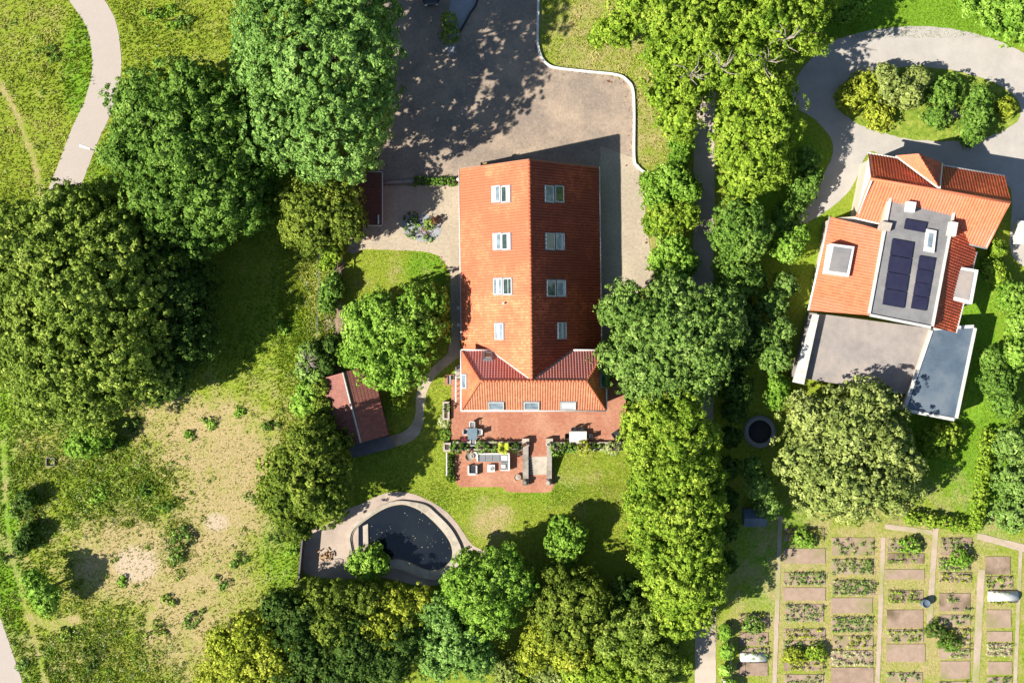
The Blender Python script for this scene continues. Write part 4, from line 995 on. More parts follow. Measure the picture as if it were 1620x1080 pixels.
for i, (L, lb) in enumerate((
    ([(1040,665,36,11),(1075,660,34,11),(1010,665,26,9.5),(1020,700,32,10.5),(1060,705,38,11.5),(1098,700,30,10.5),(1118,690,22,8)], 'lime green tree at the north end of the tall row, below the grey-green tree'),
    ([(1028,750,34,11),(1065,755,38,12),(1102,750,32,11),(1015,785,26,10),(1122,760,22,8.5),(1120,725,20,8)], 'second lime green tree from the north in the tall row'),
    ([(1035,810,38,11.5),(1075,815,40,12),(1108,805,30,11),(1018,835,26,10),(1124,800,22,8.5),(1122,835,22,8)], 'middle lime green tree of the tall row, level with the small round lawn tree'),
    ([(1038,870,34,11),(1078,870,40,12),(1112,865,28,10.5),(1050,910,32,10.5),(1126,870,20,8.5),(1124,900,22,8)], 'fourth lime green tree from the north in the tall row'),
    ([(1085,925,38,11),(1112,930,28,10),(1060,945,30,9.5),(1098,970,30,8.5),(1068,985,26,7.5)], 'last lime green tree at the south end of the tall row'))):
    tree('broadleaf_tree', lb, 'tree', 'lime', L, 'row of tall lime green trees along the lane', clump=.42-.03*(i%2), leaf=.115, dens=2.3, K=34, gap=.42, bump=.24)
T8 = dict(clump=.42, leaf=.115, dens=1.9, K=36, gap=.68, bump=.3)
tree('broadleaf_tree', 'sprawling yellow-green tree over the top of the lane', 'tree', 'lime',
     [(1100,60,60,13),(1060,30,50,12),(1010,0,44,11),(1140,20,55,13),(1060,95,42,11),(1085,140,38,10.5),(1050,150,26,9),(980,45,26,8),(1075,190,34,9),(1140,110,42,11.5)], **T8)
tree('broadleaf_tree', 'tall yellow-green tree at the top edge right of the lane', 'tree', 'lime',
     [(1215,40,60,13.5),(1190,-20,60,13),(1270,-5,50,12),(1260,50,40,12),(1180,90,48,12)], **T8)
tree('broadleaf_tree', 'loose yellow-green tree on the right verge of the lane', 'tree', 'lime',
     [(1200,150,50,12),(1170,200,42,11),(1215,210,42,11),(1190,255,44,10.5),(1225,165,34,10),(1160,240,28,9),(1175,285,34,8.5),(1220,265,30,8.5)], **T8)
tree('broadleaf_tree', 'small leafy branch tree jutting left over the dry grass', 'tree', 'lime', [(960,50,18,5.5),(978,58,16,5),(945,62,12,4.5)], **SML)
tree('broadleaf_tree', 'dome-shaped dense green tree with holes in its crown beside the lane', 'tree', 'mid', [(1168,350,38,8),(1190,370,28,7),(1150,372,28,7),(1172,390,26,6.5)], clump=.34, leaf=.12, dens=2.6, K=26, gap=.45, bump=.1)
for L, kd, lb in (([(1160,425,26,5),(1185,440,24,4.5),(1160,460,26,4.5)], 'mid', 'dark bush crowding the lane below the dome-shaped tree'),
    ([(1175,500,26,4.5),(1180,540,24,4.5),(1165,570,20,4)], 'dark', 'shaded bush east of the lane level with the house end'),  # dark leaves paint in the shade east of the lane, next two too
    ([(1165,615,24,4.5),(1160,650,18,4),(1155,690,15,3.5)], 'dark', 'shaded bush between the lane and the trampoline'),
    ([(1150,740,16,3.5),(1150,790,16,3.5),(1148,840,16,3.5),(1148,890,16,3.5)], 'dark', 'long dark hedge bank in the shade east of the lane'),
    ([(1148,1000,8,1.6),(1150,1030,9,1.6),(1148,1060,8,1.6),(1153,1085,9,1.6)], 'bright', 'narrow green hedge at the bottom beside the lane')):
    tree('hedgerow_bush', lb, 'bush', kd, L, **SML)
for L, kd, lb in (([(1062,285,26,4.5),(1040,310,24,4),(1085,300,22,4.2),(1030,285,14,3)], 'bright', 'fresh green bush at the east end of the white wall'),
    ([(1055,345,26,4.2),(1085,340,20,4),(1035,355,18,3.4)], 'lime', 'yellow-green bush below the fresh green one east of the driveway'),
    ([(1065,395,24,4),(1045,410,18,3.4),(1085,415,18,3.6),(1060,440,24,4)], 'bright', 'third bush down the east side of the house beside the lane'),
    ([(1075,250,16,3),(1078,225,16,3.2)], 'bright', 'small bush between the dry grass and the lane')):
    tree('hedgerow_bush', lb, 'bush', kd, L, **SML)
tree('broadleaf_tree', 'dark olive tree at the left of the pond lawn', 'tree', 'round',
     [(480,760,50,12),(450,790,36,9),(495,710,38,11),(455,740,34,9),(515,790,36,9.5),(520,745,34,10),(470,825,28,6.5),(500,680,26,7),(430,770,22,5.5),(530,700,20,6)], clump=.42, leaf=.14, dens=2.0, K=28, gap=.55, bump=.24)
tree('small_tree', 'small round dark green tree standing alone on the lawn', 'tree', 'bright', [(893,850,25,5.2),(880,862,18,4.2),(908,845,18,4.5),(895,875,17,3.8),(890,830,17,4.2),(912,862,14,3.6)], clump=.33, leaf=.12, dens=3.2, K=24, gap=.35, bump=.2)
tree('small_tree', 'small feathery green tree leaning over the west end of the pond', 'tree', 'bright', [(582,885,20,3.6),(565,893,16,3.2),(600,890,16,3.2),(580,903,16,3.0),(592,872,12,2.8)], clump=.3, leaf=.12, dens=3, K=20, gap=.4, bump=.3)
bush('clipped_bush', 'yellow-green oval bush between the shed and the garden path', 'bush', 'lime', [(630,642,13,2.0),(632,630,11,1.8)], clump=.16, gap=.05)
MIXB = dict(clump=.44, leaf=.115, dens=2.0, K=36, gap=.5, bump=.26)
for L, kd, lb in (
    ([(395,1010,42,7),(370,1050,40,6.5),(430,1045,44,7),(345,1075,34,5.5),(410,1090,46,7),(350,1020,22,5)], 'yell', 'bright yellow-green tree at the bottom below the dry meadow'),
    ([(470,985,40,7.5),(440,960,28,6.5),(490,1040,42,7.5),(455,1080,40,7)], 'dark', 'shaded dark tree to the right of the bright yellow one'),  # shade over this tree is put into its dark leaf colour
    ([(505,948,28,6),(540,945,28,6.5),(578,950,28,6.5),(530,985,36,7.5)], 'round', 'green tree directly below the pond paving'),
    ([(620,952,26,5.5),(648,968,28,6),(610,990,36,7),(672,950,20,5)], 'yell', 'yellowish tree below the south rim of the pond'),
    ([(560,1020,46,8),(610,1040,44,8),(550,1075,44,7.5),(640,1010,34,7)], 'dark', 'shade-toned dark green tree in the middle of the bottom edge'),  # dark leaf colour carries the shade lying on this tree
    ([(748,928,46,9),(722,925,24,7),(790,906,36,8),(820,925,30,7),(770,960,46,9),(800,890,28,7),(742,884,15,4.5)], 'bright', 'large green tree south east of the pond'),
    ([(700,970,30,7),(720,1010,42,8),(750,1040,30,7),(690,1020,26,6.5),(695,1045,30,6)], 'chest', 'pale blue-green tree below the large green tree'),
    ([(900,940,44,7),(870,960,34,6.5),(935,960,38,7),(900,990,40,6.5),(880,915,24,5.5)], 'round', 'green tree at the bottom of the lawn'),
    ([(860,1005,30,5.5),(900,1030,32,5),(840,1035,22,4.5)], 'yell', 'scrubby yellow-green tree at the bottom right of centre'),
    ([(985,985,34,6),(960,1010,30,5.5),(1010,1020,34,6),(1030,980,30,6.5),(1040,1040,30,5.5)], 'olive', 'olive green tree below the south end of the tall row'),
    ([(985,935,22,4),(1005,955,20,4),(970,950,16,3.5)], 'dark', 'dark feathery shrub tree in the shaded lawn corner'),
    ([(960,1060,34,4.5),(1000,1075,30,4.5),(1040,1075,22,3.5),(920,1070,26,4)], 'lime', 'light scrub tree touching the bottom edge')):
    tree('broadleaf_tree', lb, 'tree', kd, L, **MIXB)
# hedge line between meadow and garden
for L, kd, lb, kw in (
    ([(530,400,14,2.4),(520,415,12,2)], 'lime', 'light green bush at the top of the garden boundary', {}),
    ([(525,460,16,2.8),(518,480,13,2.4),(530,445,11,2.2)], 'mid', 'open dark bush on the garden boundary west of the lawn', dict(gap=.6)),
    ([(488,560,18,3.0),(480,585,14,2.6),(500,600,16,2.8)], 'grey', 'greyish bush with bare dead twigs beside the garden boundary', dict(gap=.6)),
    ([(490,620,20,3.2),(480,640,18,2.8),(500,650,18,3.0)], 'bright', 'leafy green bush west of the garden shed', {}),
    ([(518,575,14,3),(525,545,12,2.6)], 'dark', 'dark bush at the north end of the shed', {})):
    k2 = dict(SML); k2.update(kw); tree('boundary_bush', lb, 'bush', kd, L, **k2)
for px, py, r_, top, kd, lb in ((800,1062,22,1.6,'palo','pale scrub bush at the bottom edge right of the pale blue-green tree'), (835,1050,20,1.4,'yell','yellow-green scrub bush between the bottom trees'), (865,1068,24,1.6,'palo','pale olive scrub bush at the bottom edge left of the light scrub tree'), (820,1085,22,1.5,'lime','lime scrub bush cut by the bottom edge'), (775,1045,16,1.3,'grey','grey-green scrub bush beside the pale blue-green tree'), (890,1050,16,1.2,'yell','small yellow-green scrub bush below the scrubby tree'), (1075,1050,13,1.4,'lime','lime bush on the verge left of the lane end')):
    tree('scrub_bush', lb, 'bush', kd, [(px,py,r_,top),(px+r_*.7,py+r_*.3,r_*.6,top*.8),(px-r_*.7,py-r_*.2,r_*.6,top*.8)], 'scrub bushes along the bottom edge', clump=.3, leaf=.11, dens=3, K=20, gap=.6, bump=.4)
tree('boundary_bush', 'dark bush overhanging the west edge of the garden shed', 'bush', 'round', [(514,640,18,3.6),(508,612,16,3.4),(522,668,16,3.6)], **dict(SML))
tree('small_tree', 'young green tree casting a wide shadow by the left footpath', 'tree', 'bright', [(62,932,20,5.6),(72,955,15,4.4),(52,915,13,4.6),(80,940,12,4.4)], **dict(SML, bump=.3))
tree('boundary_bush', 'round bright bush at the foot of the massive olive tree', 'bush', 'bright', [(138,700,24,3.8),(158,692,18,3.8),(122,708,15,3.0)], **dict(SML))
tree('boundary_bush', 'dark shrub clump under the silvery shrub by the left footpath', 'bush', 'dark', [(42,790,14,2.4),(35,862,13,2.2),(48,845,12,2.2)], **dict(SML, gap=.5, bump=.35))
# dead twigs poking from the greyish bush
x, y, z = P(492, 572); mb = MB()
for i in range(34):
    a = random.uniform(0, 6.28); l = random.uniform(.7, 1.5); mb.tube([(x, y, z+1.8), (x+math.cos(a)*l*.5, y+math.sin(a)*l*.5, z+2.9), (x+math.cos(a)*l, y+math.sin(a)*l, z+3.2)], [.045,.03,.012], 4)
tag(mb.build('dead_bush', m_deadwood, None, (x, y, z)), 'spray of bare grey dead branches on the garden boundary', 'dead bush')
x, y, z = P(985, 958); mb = MB()
# wire fence along garden boundary
fr = empty('wire_fence', P(508, 395), 'thin grey post and wire fence along the garden boundary', 'fence')
fp = [(508,392),(507,420),(506,450),(505,480),(504,510),(503,540),(502,560)]
for p in fp: x, y, z = P(*p); mb = MB(); mb.tube([(x,y,z),(x,y,z+1.3)], .05, 6); mb.build('post', m_greydeck, fr)
for h in (.4, .8, 1.2):
    mb = MB(); mb.tube([(P(*p)[0], P(*p)[1], P(*p)[2]+h) for p in fp], .012, 4); mb.build('wire', m_grey, fr)
fr = empty('wire_fence', P(1156, 985), 'green wire fence beside the lane at the bottom right', 'fence')
fp = [(1156,985),(1154,1010),(1153,1035),(1153,1060),(1153,1085)]
for p in fp: x, y, z = P(*p); mb = MB(); mb.tube([(x,y,z),(x,y,z+1.9)], .04, 6); mb.build('post', m_dark, fr)
for h in (.6, 1.2, 1.85): mb = MB(); mb.tube([(P(*p)[0], P(*p)[1], P(*p)[2]+h) for p in fp], .015, 4); mb.build('wire', m_dark, fr)
x, y, z = P(1145, 1075); mb = MB(); mb.box(x-.22, x+.22, y-.2, y+.2, z, z+1.1); tag(mb.build('utility_box', m_white, None, (x,y,z)), 'small white utility box beside the lane at the bottom', 'utility box')
# open wooden frame in the bed
fr = empty('timber_frame', P(536, 430), 'rustic brown timber plant frame on the garden boundary', 'plant frame')
for (a, b) in (((535,408),(533,448)), ((535,412),(545,405)), ((534,425),(544,420))):
    A_, B_ = P(*a, 1.6), P(*b, 1.6); mb = MB(); mb.tube([A_, B_], .07, 6); mb.build('beam', m_wood, fr)
for a in ((535,408),(533,448)): x, y, z = P(*a); mb = MB(); mb.tube([(x,y,z),(x,y,z+1.58)], .06, 6); mb.build('post', m_wood, fr)
# white frame in the left meadow
x, y, z = P(81, 730); mb = MB()
for dx, dy in ((-.45,0),(.45,0)): mb.box(x+dx-.04, x+dx+.04, y-.45, y+.45, z, z+.3)
for dy in (-.45,.45): mb.box(x-.41, x+.41, y+dy-.04, y+dy+.04, z, z+.299)
tag(mb.build('cold_frame', m_greydeck, None, (x,y,z)), 'small open weathered wooden frame in the scrub at the left edge', 'frame')

# bare dead limbs showing through the tall trees beside the lane
for px, py, zt in ((1245,60,12.5), (1140,105,12), (1215,95,12.5), (1095,115,11.5)):
    x, y, _ = P(px, py, zt); r = empty('dead_limb', (x, y, 0), {1245:'pale dead limb showing in the crown at the top edge right of the lane', 1140:'pale dead limb over the upper lane between two crowns', 1215:'pale dead limb in the middle of the yellow-green crowns', 1095:'pale dead limb on the left side of the upper lane'}[px], 'dead limb')
    mb = MB(); mb.tube([(x,y,0),(x+.1,y,zt*.6),(x,y+.1,zt-.8)], [.16,.12,.07], 6)
    for _ in range(9):
        a = random.uniform(0, 6.28); l = random.uniform(1.0, 2.2); z0 = zt-random.uniform(.6, 1.6)
        mb.tube([(x,y+.1,z0), (x+math.cos(a)*l*.5, y+math.sin(a)*l*.5, z0+.9), (x+math.cos(a+.3)*l, y+math.sin(a+.3)*l, zt+.5)], [.06,.045,.02], 5)
    mb.build('branches', m_deadwood, r)
# ---- meadow shrubs
for px, py, r_, top, kd, lb in (
    (283,862,20,1.8,'mid','dense dark green shrub in the middle of the dry meadow'), (275,880,13,1.2,'grey','blue-grey shrub below the dense dark meadow shrub'), (290,845,12,1.2,'grey','grey-green shrub above the dense dark meadow shrub'),
    (165,705,16,1.6,'mid','darker bush right of the round bright one'), (215,672,9,.8,'dark','small dark bush at the upper edge of the dry meadow'),
    (40,820,15,1.2,'grey','silvery blue-green shrub by the left footpath'), (35,870,14,1.0,'dark','dark low scrub bush by the left footpath'), (30,850,12,1.0,'grey','grey scrub bush left of the silvery shrub'),
    (230,770,14,.9,'mid','loose green weed bush in the upper meadow scrub'), (262,800,10,.9,'mid','leafy weed bush right of the meadow scrub'), (155,775,12,.7,'bright','bright weed patch in the middle of the meadow scrub'),
    (300,690,7,.5,'bright','small green tuft near the top of the dry patch'), (378,888,10,.7,'mid','green tuft bush on the right of the dry meadow'), (355,925,9,.6,'mid','green tuft bush lower right of the dry meadow'), (193,918,7,.4,'bright','tiny green tuft beside the bare sand'),
    (445,520,8,.7,'bright','pale tuft at the edge of the big tree shadow'), (335,668,9,.5,'bright','low green tuft below the tree shadow edge'), (425,672,8,.7,'mid','green tuft at the right of the dry meadow'), (380,650,6,.4,'bright','small tuft above the right dry patch'),
    (270,30,16,.9,'bright','sparse sapling in the top meadow between path and domed tree'), (290,38,12,.8,'grey','pale sparse sapling beside the top meadow sapling'), (250,20,9,.6,'bright','tiny sapling at the top of the meadow'),
    (38,1050,6,.4,'grey','small blue tuft at the bottom left'), (300,975,12,.6,'mid','low weed bush at the bottom of the dry meadow'), (405,790,8,.5,'mid','tuft near the dark olive tree'), (78,85,9,.7,'mid','dark tuft in the grass loop inside the path'),
    (265,950,10,.5,'olive','olive weed clump left of the lower dry patch'),(250,1000,12,.5,'olive','olive weed clump near the bottom of the meadow'),(100,1000,12,.6,'olive','olive weed clump by the junction of the footpaths'),(150,1040,14,.6,'dark','dark weed clump at the bottom left scrub'),
    (440,850,9,.8,'mid','green bush by the dark board fence'),(460,870,9,.9,'bright','bright bush touching the dark board fence')):
    bush('meadow_shrub', lb, 'shrub', kd, [(px,py,r_*.6,top*.8)]+[(px+random.gauss(0,r_*.7),py+random.gauss(0,r_*.55),r_*random.uniform(.2,.5),top*random.uniform(.4,.8)) for _ in range(5)], gap=.8, bump=.5, dens=2.6, leaf=.085, clump=.3)

# ---- grass tufts and weeds (nobody could count them)
def tufts(name, boxes, n, hmin, hmax, wid, avoid, tones, per=5):
    P_, T_ = [], []
    xs_, ys_ = [], []
    for (a, b, c, d, wgt) in boxes:
        m = int(n*wgt); xs_.append(rng.uniform(a, b, m)); ys_.append(rng.uniform(c, d, m))
    X = np.concatenate(xs_); Y = np.concatenate(ys_)
    keep = np.ones(len(X), bool)
    for av in avoid:
        x0, x1 = min(p[0] for p in av), max(p[0] for p in av); y0, y1 = min(p[1] for p in av), max(p[1] for p in av)
        c = np.where((X > x0)&(X < x1)&(Y > y0)&(Y < y1))[0]
        for i in c:
            if pip(X[i], Y[i], av): keep[i] = False
    dry = blob(X, Y, DRY); rough = blob(X, Y, ROUGH); lush = blob(X, Y, LUSH)
    for pts, wd, a in TRAILS: keep &= dist_poly(X, Y, pts) > wd*.9
    keep &= rng.random(len(X)) < np.clip(1.05-dry*.8+rough*.6, .12, 1)
    X, Y, dry, rough, lush = X[keep], Y[keep], dry[keep], rough[keep], lush[keep]
    n = len(X); W3 = np.stack([X/14, Y/14, 0*X], 1)
    cl = Waves(3.0)(W3); cl2 = Waves(7.0)(W3)
    hgt = rng.uniform(hmin, hmax, n)*(1+.9*rough)*(1+.45*cl)*(1-.4*np.clip(dry,0,1))
    gz = np.array([g((540-y)/S) for y in Y]); wx = (X-840)/S*(1-gz/H); wy = (540-Y)/S*(1-gz/H)
    b = np.stack([wx, wy, gz], 1)
    tint = np.clip(.50+.28*cl2+.22*cl+.35*(dry-.3)-.45*lush-.25*rough+rng.normal(0, .14, n), 0, 1)
    a = rng.uniform(0, 6.283, (n, per)); dx, dy = np.cos(a), np.sin(a)
    w_ = wid*rng.uniform(.6, 1.4, (n, per)); hh = hgt[:, None]*rng.uniform(.6, 1.2, (n, per)); lean = rng.uniform(.3, 1.0, (n, per))*hh
    V_ = np.empty((n, per, 3, 3), np.float32)
    bx = b[:, None, :]
    V_[:, :, 0] = bx+np.stack([-dy*w_, dx*w_, 0*w_], -1); V_[:, :, 1] = bx+np.stack([dy*w_, -dx*w_, 0*w_], -1)
    V_[:, :, 2] = bx+np.stack([dx*lean, dy*lean, hh], -1)
    m = n*per; me = bpy.data.meshes.new(name)
    me.vertices.add(3*m); me.vertices.foreach_set('co', V_.ravel()); me.loops.add(3*m); me.loops.foreach_set('vertex_index', np.arange(3*m, dtype=np.int32))
    me.polygons.add(m); me.polygons.foreach_set('loop_start', np.arange(0, 3*m, 3, dtype=np.int32))
    at = me.attributes.new('tint', 'FLOAT', 'POINT'); at.data.foreach_set('value', np.repeat(tint, per*3).astype(np.float32))
    me.update(calc_edges=True)
    tag(link(name, me, LM['grass']), kind='stuff')
pathpoly = strip_poly(smooth([(60,-90),(105,-40),(137,0),(160,38),(168,80),(168,118),(156,166),(134,215),(115,265),(95,320),(85,400),(60,470),(5,530),(-60,590),(-85,720),(-70,860),(-30,960),(2,1050),(25,1120),(60,1220)], 4, False), 48)
avoid_b = [(545,380),(745,380),(745,640),(1000,640),(1000,1100),(545,1100),(470,930),(478,840),(530,600)]
tufts('meadow_grass', [(-60,480,-40,1130,1.0),(430,620,-30,280,.06),(440,530,380,700,.09),(860,1060,-30,270,.16)], 62000, .10, .26, .055,
      [pathpoly, [(596,-60),(853,-60),(851,80),(885,109),(992,126),(1003,145),(1004,260),(1030,290),(1030,480),(560,480),(560,300),(590,200)], [(478,846),(500,835),(560,800),(600,783),(760,870),(720,930),(478,915)]], None)
gp = smooth([(713,540),(707,560),(692,573),(676,590),(663,608),(658,630),(657,655),(650,672),(636,684),(618,690),(622,705),(645,700),(662,688),(670,668),(671,645),(675,622),(684,602),(700,585),(716,572),(729,562),(728,545)], 3)
tufts('lawn_grass', [(535,715,392,800,.28),(560,1010,765,960,.42),(870,1010,715,800,.1),(1230,1640,560,830,.3),(1290,1640,-30,60,.1)], 60000, .04, .09, .035,
      [gp, outer, [(716,690),(1000,690),(1000,714),(873,714),(878,770),(870,780),(800,780),(722,772),(716,745)], [(530,580),(570,570),(625,700),(550,730)], [(500,240),(606,240),(606,360),(548,398),(500,398)], [(560,330),(716,330),(716,560),(712,440),(700,410),(680,400),(600,396),(560,398)], rb, [(1255,300),(1610,300),(1550,670),(1250,620)]], None)

def weeds(name, boxes, kd, n, avoid, thr, lf=.085):
    X = np.concatenate([rng.uniform(b[0], b[1], int(n*b[4])) for b in boxes]); Y = np.concatenate([rng.uniform(b[2], b[3], int(n*b[4])) for b in boxes])
    keep = np.array([not any(pip(x, y, a) for a in avoid) for x, y in zip(X, Y)])
    rough = blob(X, Y, ROUGH); dry = blob(X, Y, DRY); w1 = Waves(2.5)(np.stack([X/14, Y/14, 0*X], 1))
    for pts, wd, a in TRAILS: keep &= dist_poly(X, Y, pts) > wd*1.3
    keep &= (w1+rough*1.1-dry*.55) > thr
    X, Y = X[keep], Y[keep]; n = len(X); gz = np.array([g((540-y)/S) for y in Y])
    b = np.stack([(X-840)/S*(1-gz/H), (540-Y)/S*(1-gz/H), gz], 1); r_ = rng.gamma(3, .07, n)+.08
    K_ = 18; dd = unit(n*K_); dd[:, 2] = np.abs(dd[:, 2])*.9; rr = np.repeat(r_, K_)*rng.uniform(.5, 1.2, n*K_)
    p = np.repeat(b, K_, 0)+dd*rr[:, None]; t = np.clip(np.repeat(rng.normal(.5, .2, n), K_)+rng.normal(0, .14, n*K_), 0, 1)
    nn = dd+unit(n*K_)*.6; nn /= np.linalg.norm(nn, axis=1, keepdims=True)
    tag(link(name, leaf_mesh(name, p, nn, lf*rng.uniform(.6, 1.3, n*K_), t), LM[kd]), kind='stuff')
AV = [pathpoly, [(478,846),(500,835),(560,800),(600,783),(760,870),(720,930),(478,915)], [(530,380),(1000,380),(1000,900),(530,900)], [(560,-30),(1000,-30),(1004,390),(530,390)]]
WB = [(-30,480,640,1100,1.0),(0,470,0,320,.3),(430,530,400,660,.12),(860,1080,1000,1090,.12)]
weeds('meadow_weeds', WB, 'olive', 7000, AV, .35)
weeds('meadow_bracken', [(-30,330,650,1100,1.0)], 'round', 6000, AV, .7, .1)
weeds('meadow_herbs', WB, 'bright', 3500, AV, .75)
weeds('meadow_dry_stalks', WB, 'pale', 3000, AV, .5, .07)
# ================================================================== NEIGHBOUR HOUSE
def V3(px, py, z): return Vector(P(px, py, z))
nh = empty('house', (V3(1440,400,0).x, V3(1440,400,0).y, 0), 'orange roofed house with grey flat roof and solar panels on the right', 'house')
def roofpoly(pts, mat, lab=None, nm='roof', **kw):
    p = [Vector(P(*q)) for q in pts]; U = (p[1]-p[0]).normalized(); N = (p[1]-p[0]).cross(p[2]-p[0]).normalized(); N = N if N.z > 0 else -N
    V_ = N.cross(U); V_ = V_ if V_.z > 0 else -V_
    o = tiled(nm, p[0], U, V_, [((q-p[0]).dot(U), (q-p[0]).dot(V_)) for q in p], mat, nh, tw=.32, tc=.4, **kw)
    if lab: o['label'] = lab
    # fascia along the eave
    mb = MB(); d = N*.0; o2 = (p[1]-p[0]).normalized()
    mb.tube([p[0]-V_*.06-Vector((0,0,.05)), p[1]-V_*.06-Vector((0,0,.05))], .13, 6); mb.build('gutter', m_white, nh)
    return o
def block(pts, z0, z1, mat, nm='wall', parent=None):
    mb = MB(); mb.prism([P2(a, b, z1) for a, b in pts], z0, z1); return mb.build(nm, mat, parent or nh)
block([(1379,250),(1583,285),(1560,380),(1362,338)], -.2, 5.0, m_wall)
block([(1318,345),(1500,330),(1470,508),(1292,485)], -.2, 4.4, m_wall)
block([(1405,300),(1509,322),(1473,517),(1377,497)], 4.0, 6.6, m_wall)
roofpoly([(1373,243,5.0),(1590,279,5.0),(1599,320,8.4),(1378,283,8.4)], m_tile_shaded, 'dark red north slope')
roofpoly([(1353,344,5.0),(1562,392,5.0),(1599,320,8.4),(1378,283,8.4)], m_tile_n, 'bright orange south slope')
for xa, xb, nm in (((1373,243,5.0),(1353,344,5.0),'w'), ((1590,279,5.0),(1562,392,5.0),'e')):
    rp = (1378,283,8.3) if nm == 'w' else (1599,320,8.3)
    mb = MB(); a, b, c = (Vector(P(*q)) for q in (xa, xb, rp)); n_ = Vector((.12 if nm == 'w' else -.12, 0, 0)); a, b, c = a+n_, b+n_, c+n_
    mb.mesh([a,b,c,a+n_,b+n_,c+n_], [(0,1,2),(5,4,3),(0,3,4,1),(1,4,5,2),(2,5,3,0)]); mb.build('gable', m_white, nh)
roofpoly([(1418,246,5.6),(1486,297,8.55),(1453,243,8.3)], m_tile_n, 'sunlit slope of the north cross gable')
roofpoly([(1490,258,5.6),(1486,297,8.55),(1453,243,8.3)], m_tile_shaded, 'shaded slope of the north cross gable')
mb = MB(); mb.tube([V3(1378,283,8.46), V3(1599,320,8.46)], .16, 8); mb.build('ridge', m_tile_n, nh)
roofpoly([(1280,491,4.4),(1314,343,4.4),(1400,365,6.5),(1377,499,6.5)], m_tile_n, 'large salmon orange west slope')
roofpoly([(1545,398,4.2),(1512,526,4.2),(1472,517,6.5),(1504,345,6.5)], m_tile_shaded, 'narrow dark red east slope')
mb = MB(); pl = [P2(a, b, 6.6) for a, b in ((1410,303),(1511,321),(1474,518),(1374,498))]; mb.prism(pl, 6.603, 6.68); mb.build('flat_roof', m_tar, nh)
for i in range(4):
    a, b = Vector((*pl[i], 6.68)), Vector((*pl[(i+1)%4], 6.68)); d = (b-a).normalized(); s2 = d.cross(Vector((0,0,1)))*.14; a = a+d*.15; b = b-d*.15
    mb = MB(); mb.prism([tuple((a-s2).xy), tuple((b-s2).xy), tuple((b+s2).xy), tuple((a+s2).xy)], 6.5, 6.88); mb.build('parapet', m_offwhite, nh)
for (pts, n) in (([(1412,377),(1446,383),(1430,488),(1396,482)], 4), ([(1455,404),(1480,408),(1465,492),(1441,488)], 4), ([(1433,346),(1467,352),(1463,368),(1430,362)], 1)):
    A_, B_, C_, D_ = (Vector(P(*p, 6.9)) for p in pts)
    for i in range(n):
        t0, t1 = i/n+.006, (i+1)/n-.006; q4 = [A_.lerp(D_, t0), B_.lerp(C_, t0), B_.lerp(C_, t1), A_.lerp(D_, t1)]
        mb = MB(); mb.prism([tuple(p.xy) for p in q4], 6.78, 6.9); f = mb.build('solar_panel', m_solar, nh)
mb = MB(); mb.prism([P2(*p, 7.0) for p in ((1466,362),(1482,365),(1478,400),(1462,397))], 6.69, 7.0); hb = mb.build('roof_hatch', m_white, nh)
mb = MB(); mb.prism([P2(*p, 7.05) for p in ((1470,368),(1477,370),(1474,392),(1467,390))], 7.001, 7.04); mb.build('pane', m_pane, hb)
mb = MB(); mb.prism([P2(*p, 7.6) for p in ((1436,318),(1450,320),(1447,336),(1434,334))], 6.69, 7.6); mb.build('chimney', m_white, nh)
mb = MB(); mb.prism([P2(*p, 7.3) for p in ((1396,350),(1412,353),(1408,366),(1392,363))], 6.0, 7.3); mb.build('chimney', m_stone_l, nh)
mb = MB(); mb.prism([P2(*p, 9.2) for p in ((1512,348),(1524,350),(1520,372),(1508,370))], 4.8, 7.6); mb.build('chimney', m_offwhite, nh)
# flat dormer on the salmon slope
mb = MB(); mb.prism([P2(*p, 6.2) for p in ((1306,432),(1343,438),(1352,390),(1314,385))], 4.3, 6.2); dm = mb.build('dormer', m_white, nh)
mb = MB(); mb.prism([P2(*p, 6.26) for p in ((1311,428),(1339,432),(1347,394),(1319,390))], 6.203, 6.26); mb.build('dormer_roof', m_tar, dm)
mb = MB(); mb.prism([P2(*p, 5.2) for p in ((1508,420),(1548,427),(1538,481),(1500,473))], 2.5, 5.2); bl = mb.build('balcony', m_white, nh)
mb = MB(); mb.prism([P2(*p, 5.26) for p in ((1513,426),(1541,431),(1533,475),(1506,468))], 5.203, 5.25); mb.build('balcony_floor', m_terr, bl)
# terrace, canopy and blue-grey flat roof to the south of it
mb = MB(); mb.prism([P2(*p, 2.6) for p in ((1284,494),(1473,519),(1442,625),(1256,596))], -.9, 1.9); tag(mb.build('roof_terrace', m_terr, None, P(1360,550,-.5)), 'weathered grey terrace deck along the south side of the solar panel house', 'terrace')
ca = empty('canopy', P(1275,550), 'narrow pale canopy beam at the west end of the grey terrace', 'canopy')
mb = MB(); mb.prism([P2(*p, 2.9) for p in ((1286,497),(1296,498),(1272,608),(1254,604))], 2.6, 2.9); mb.build('beam', m_offwhite, ca)
for p in ((1285,520),(1268,590)): x, y, z = P(*p, 2.6); mb = MB(); mb.tube([(x,y,g(y)),(x,y,2.59)], .08, 6); mb.build('post', m_white, ca)
an = empty('flat_annex', P(1490,590), 'annex with blue-grey flat roof and white edge beside the grey terrace', 'annex')
pa = [(1474,520),(1543,516),(1512,664),(1430,648)]
mb = MB(); mb.prism([P2(*p, 3.0) for p in pa], -1.2, 2.95); mb.build('wall', m_wall, an)
mb = MB(); pl = [P2(*p, 3.0) for p in pa]; mb.prism(pl, 2.953, 3.02); mb.build('roof', m_bluefelt, an)
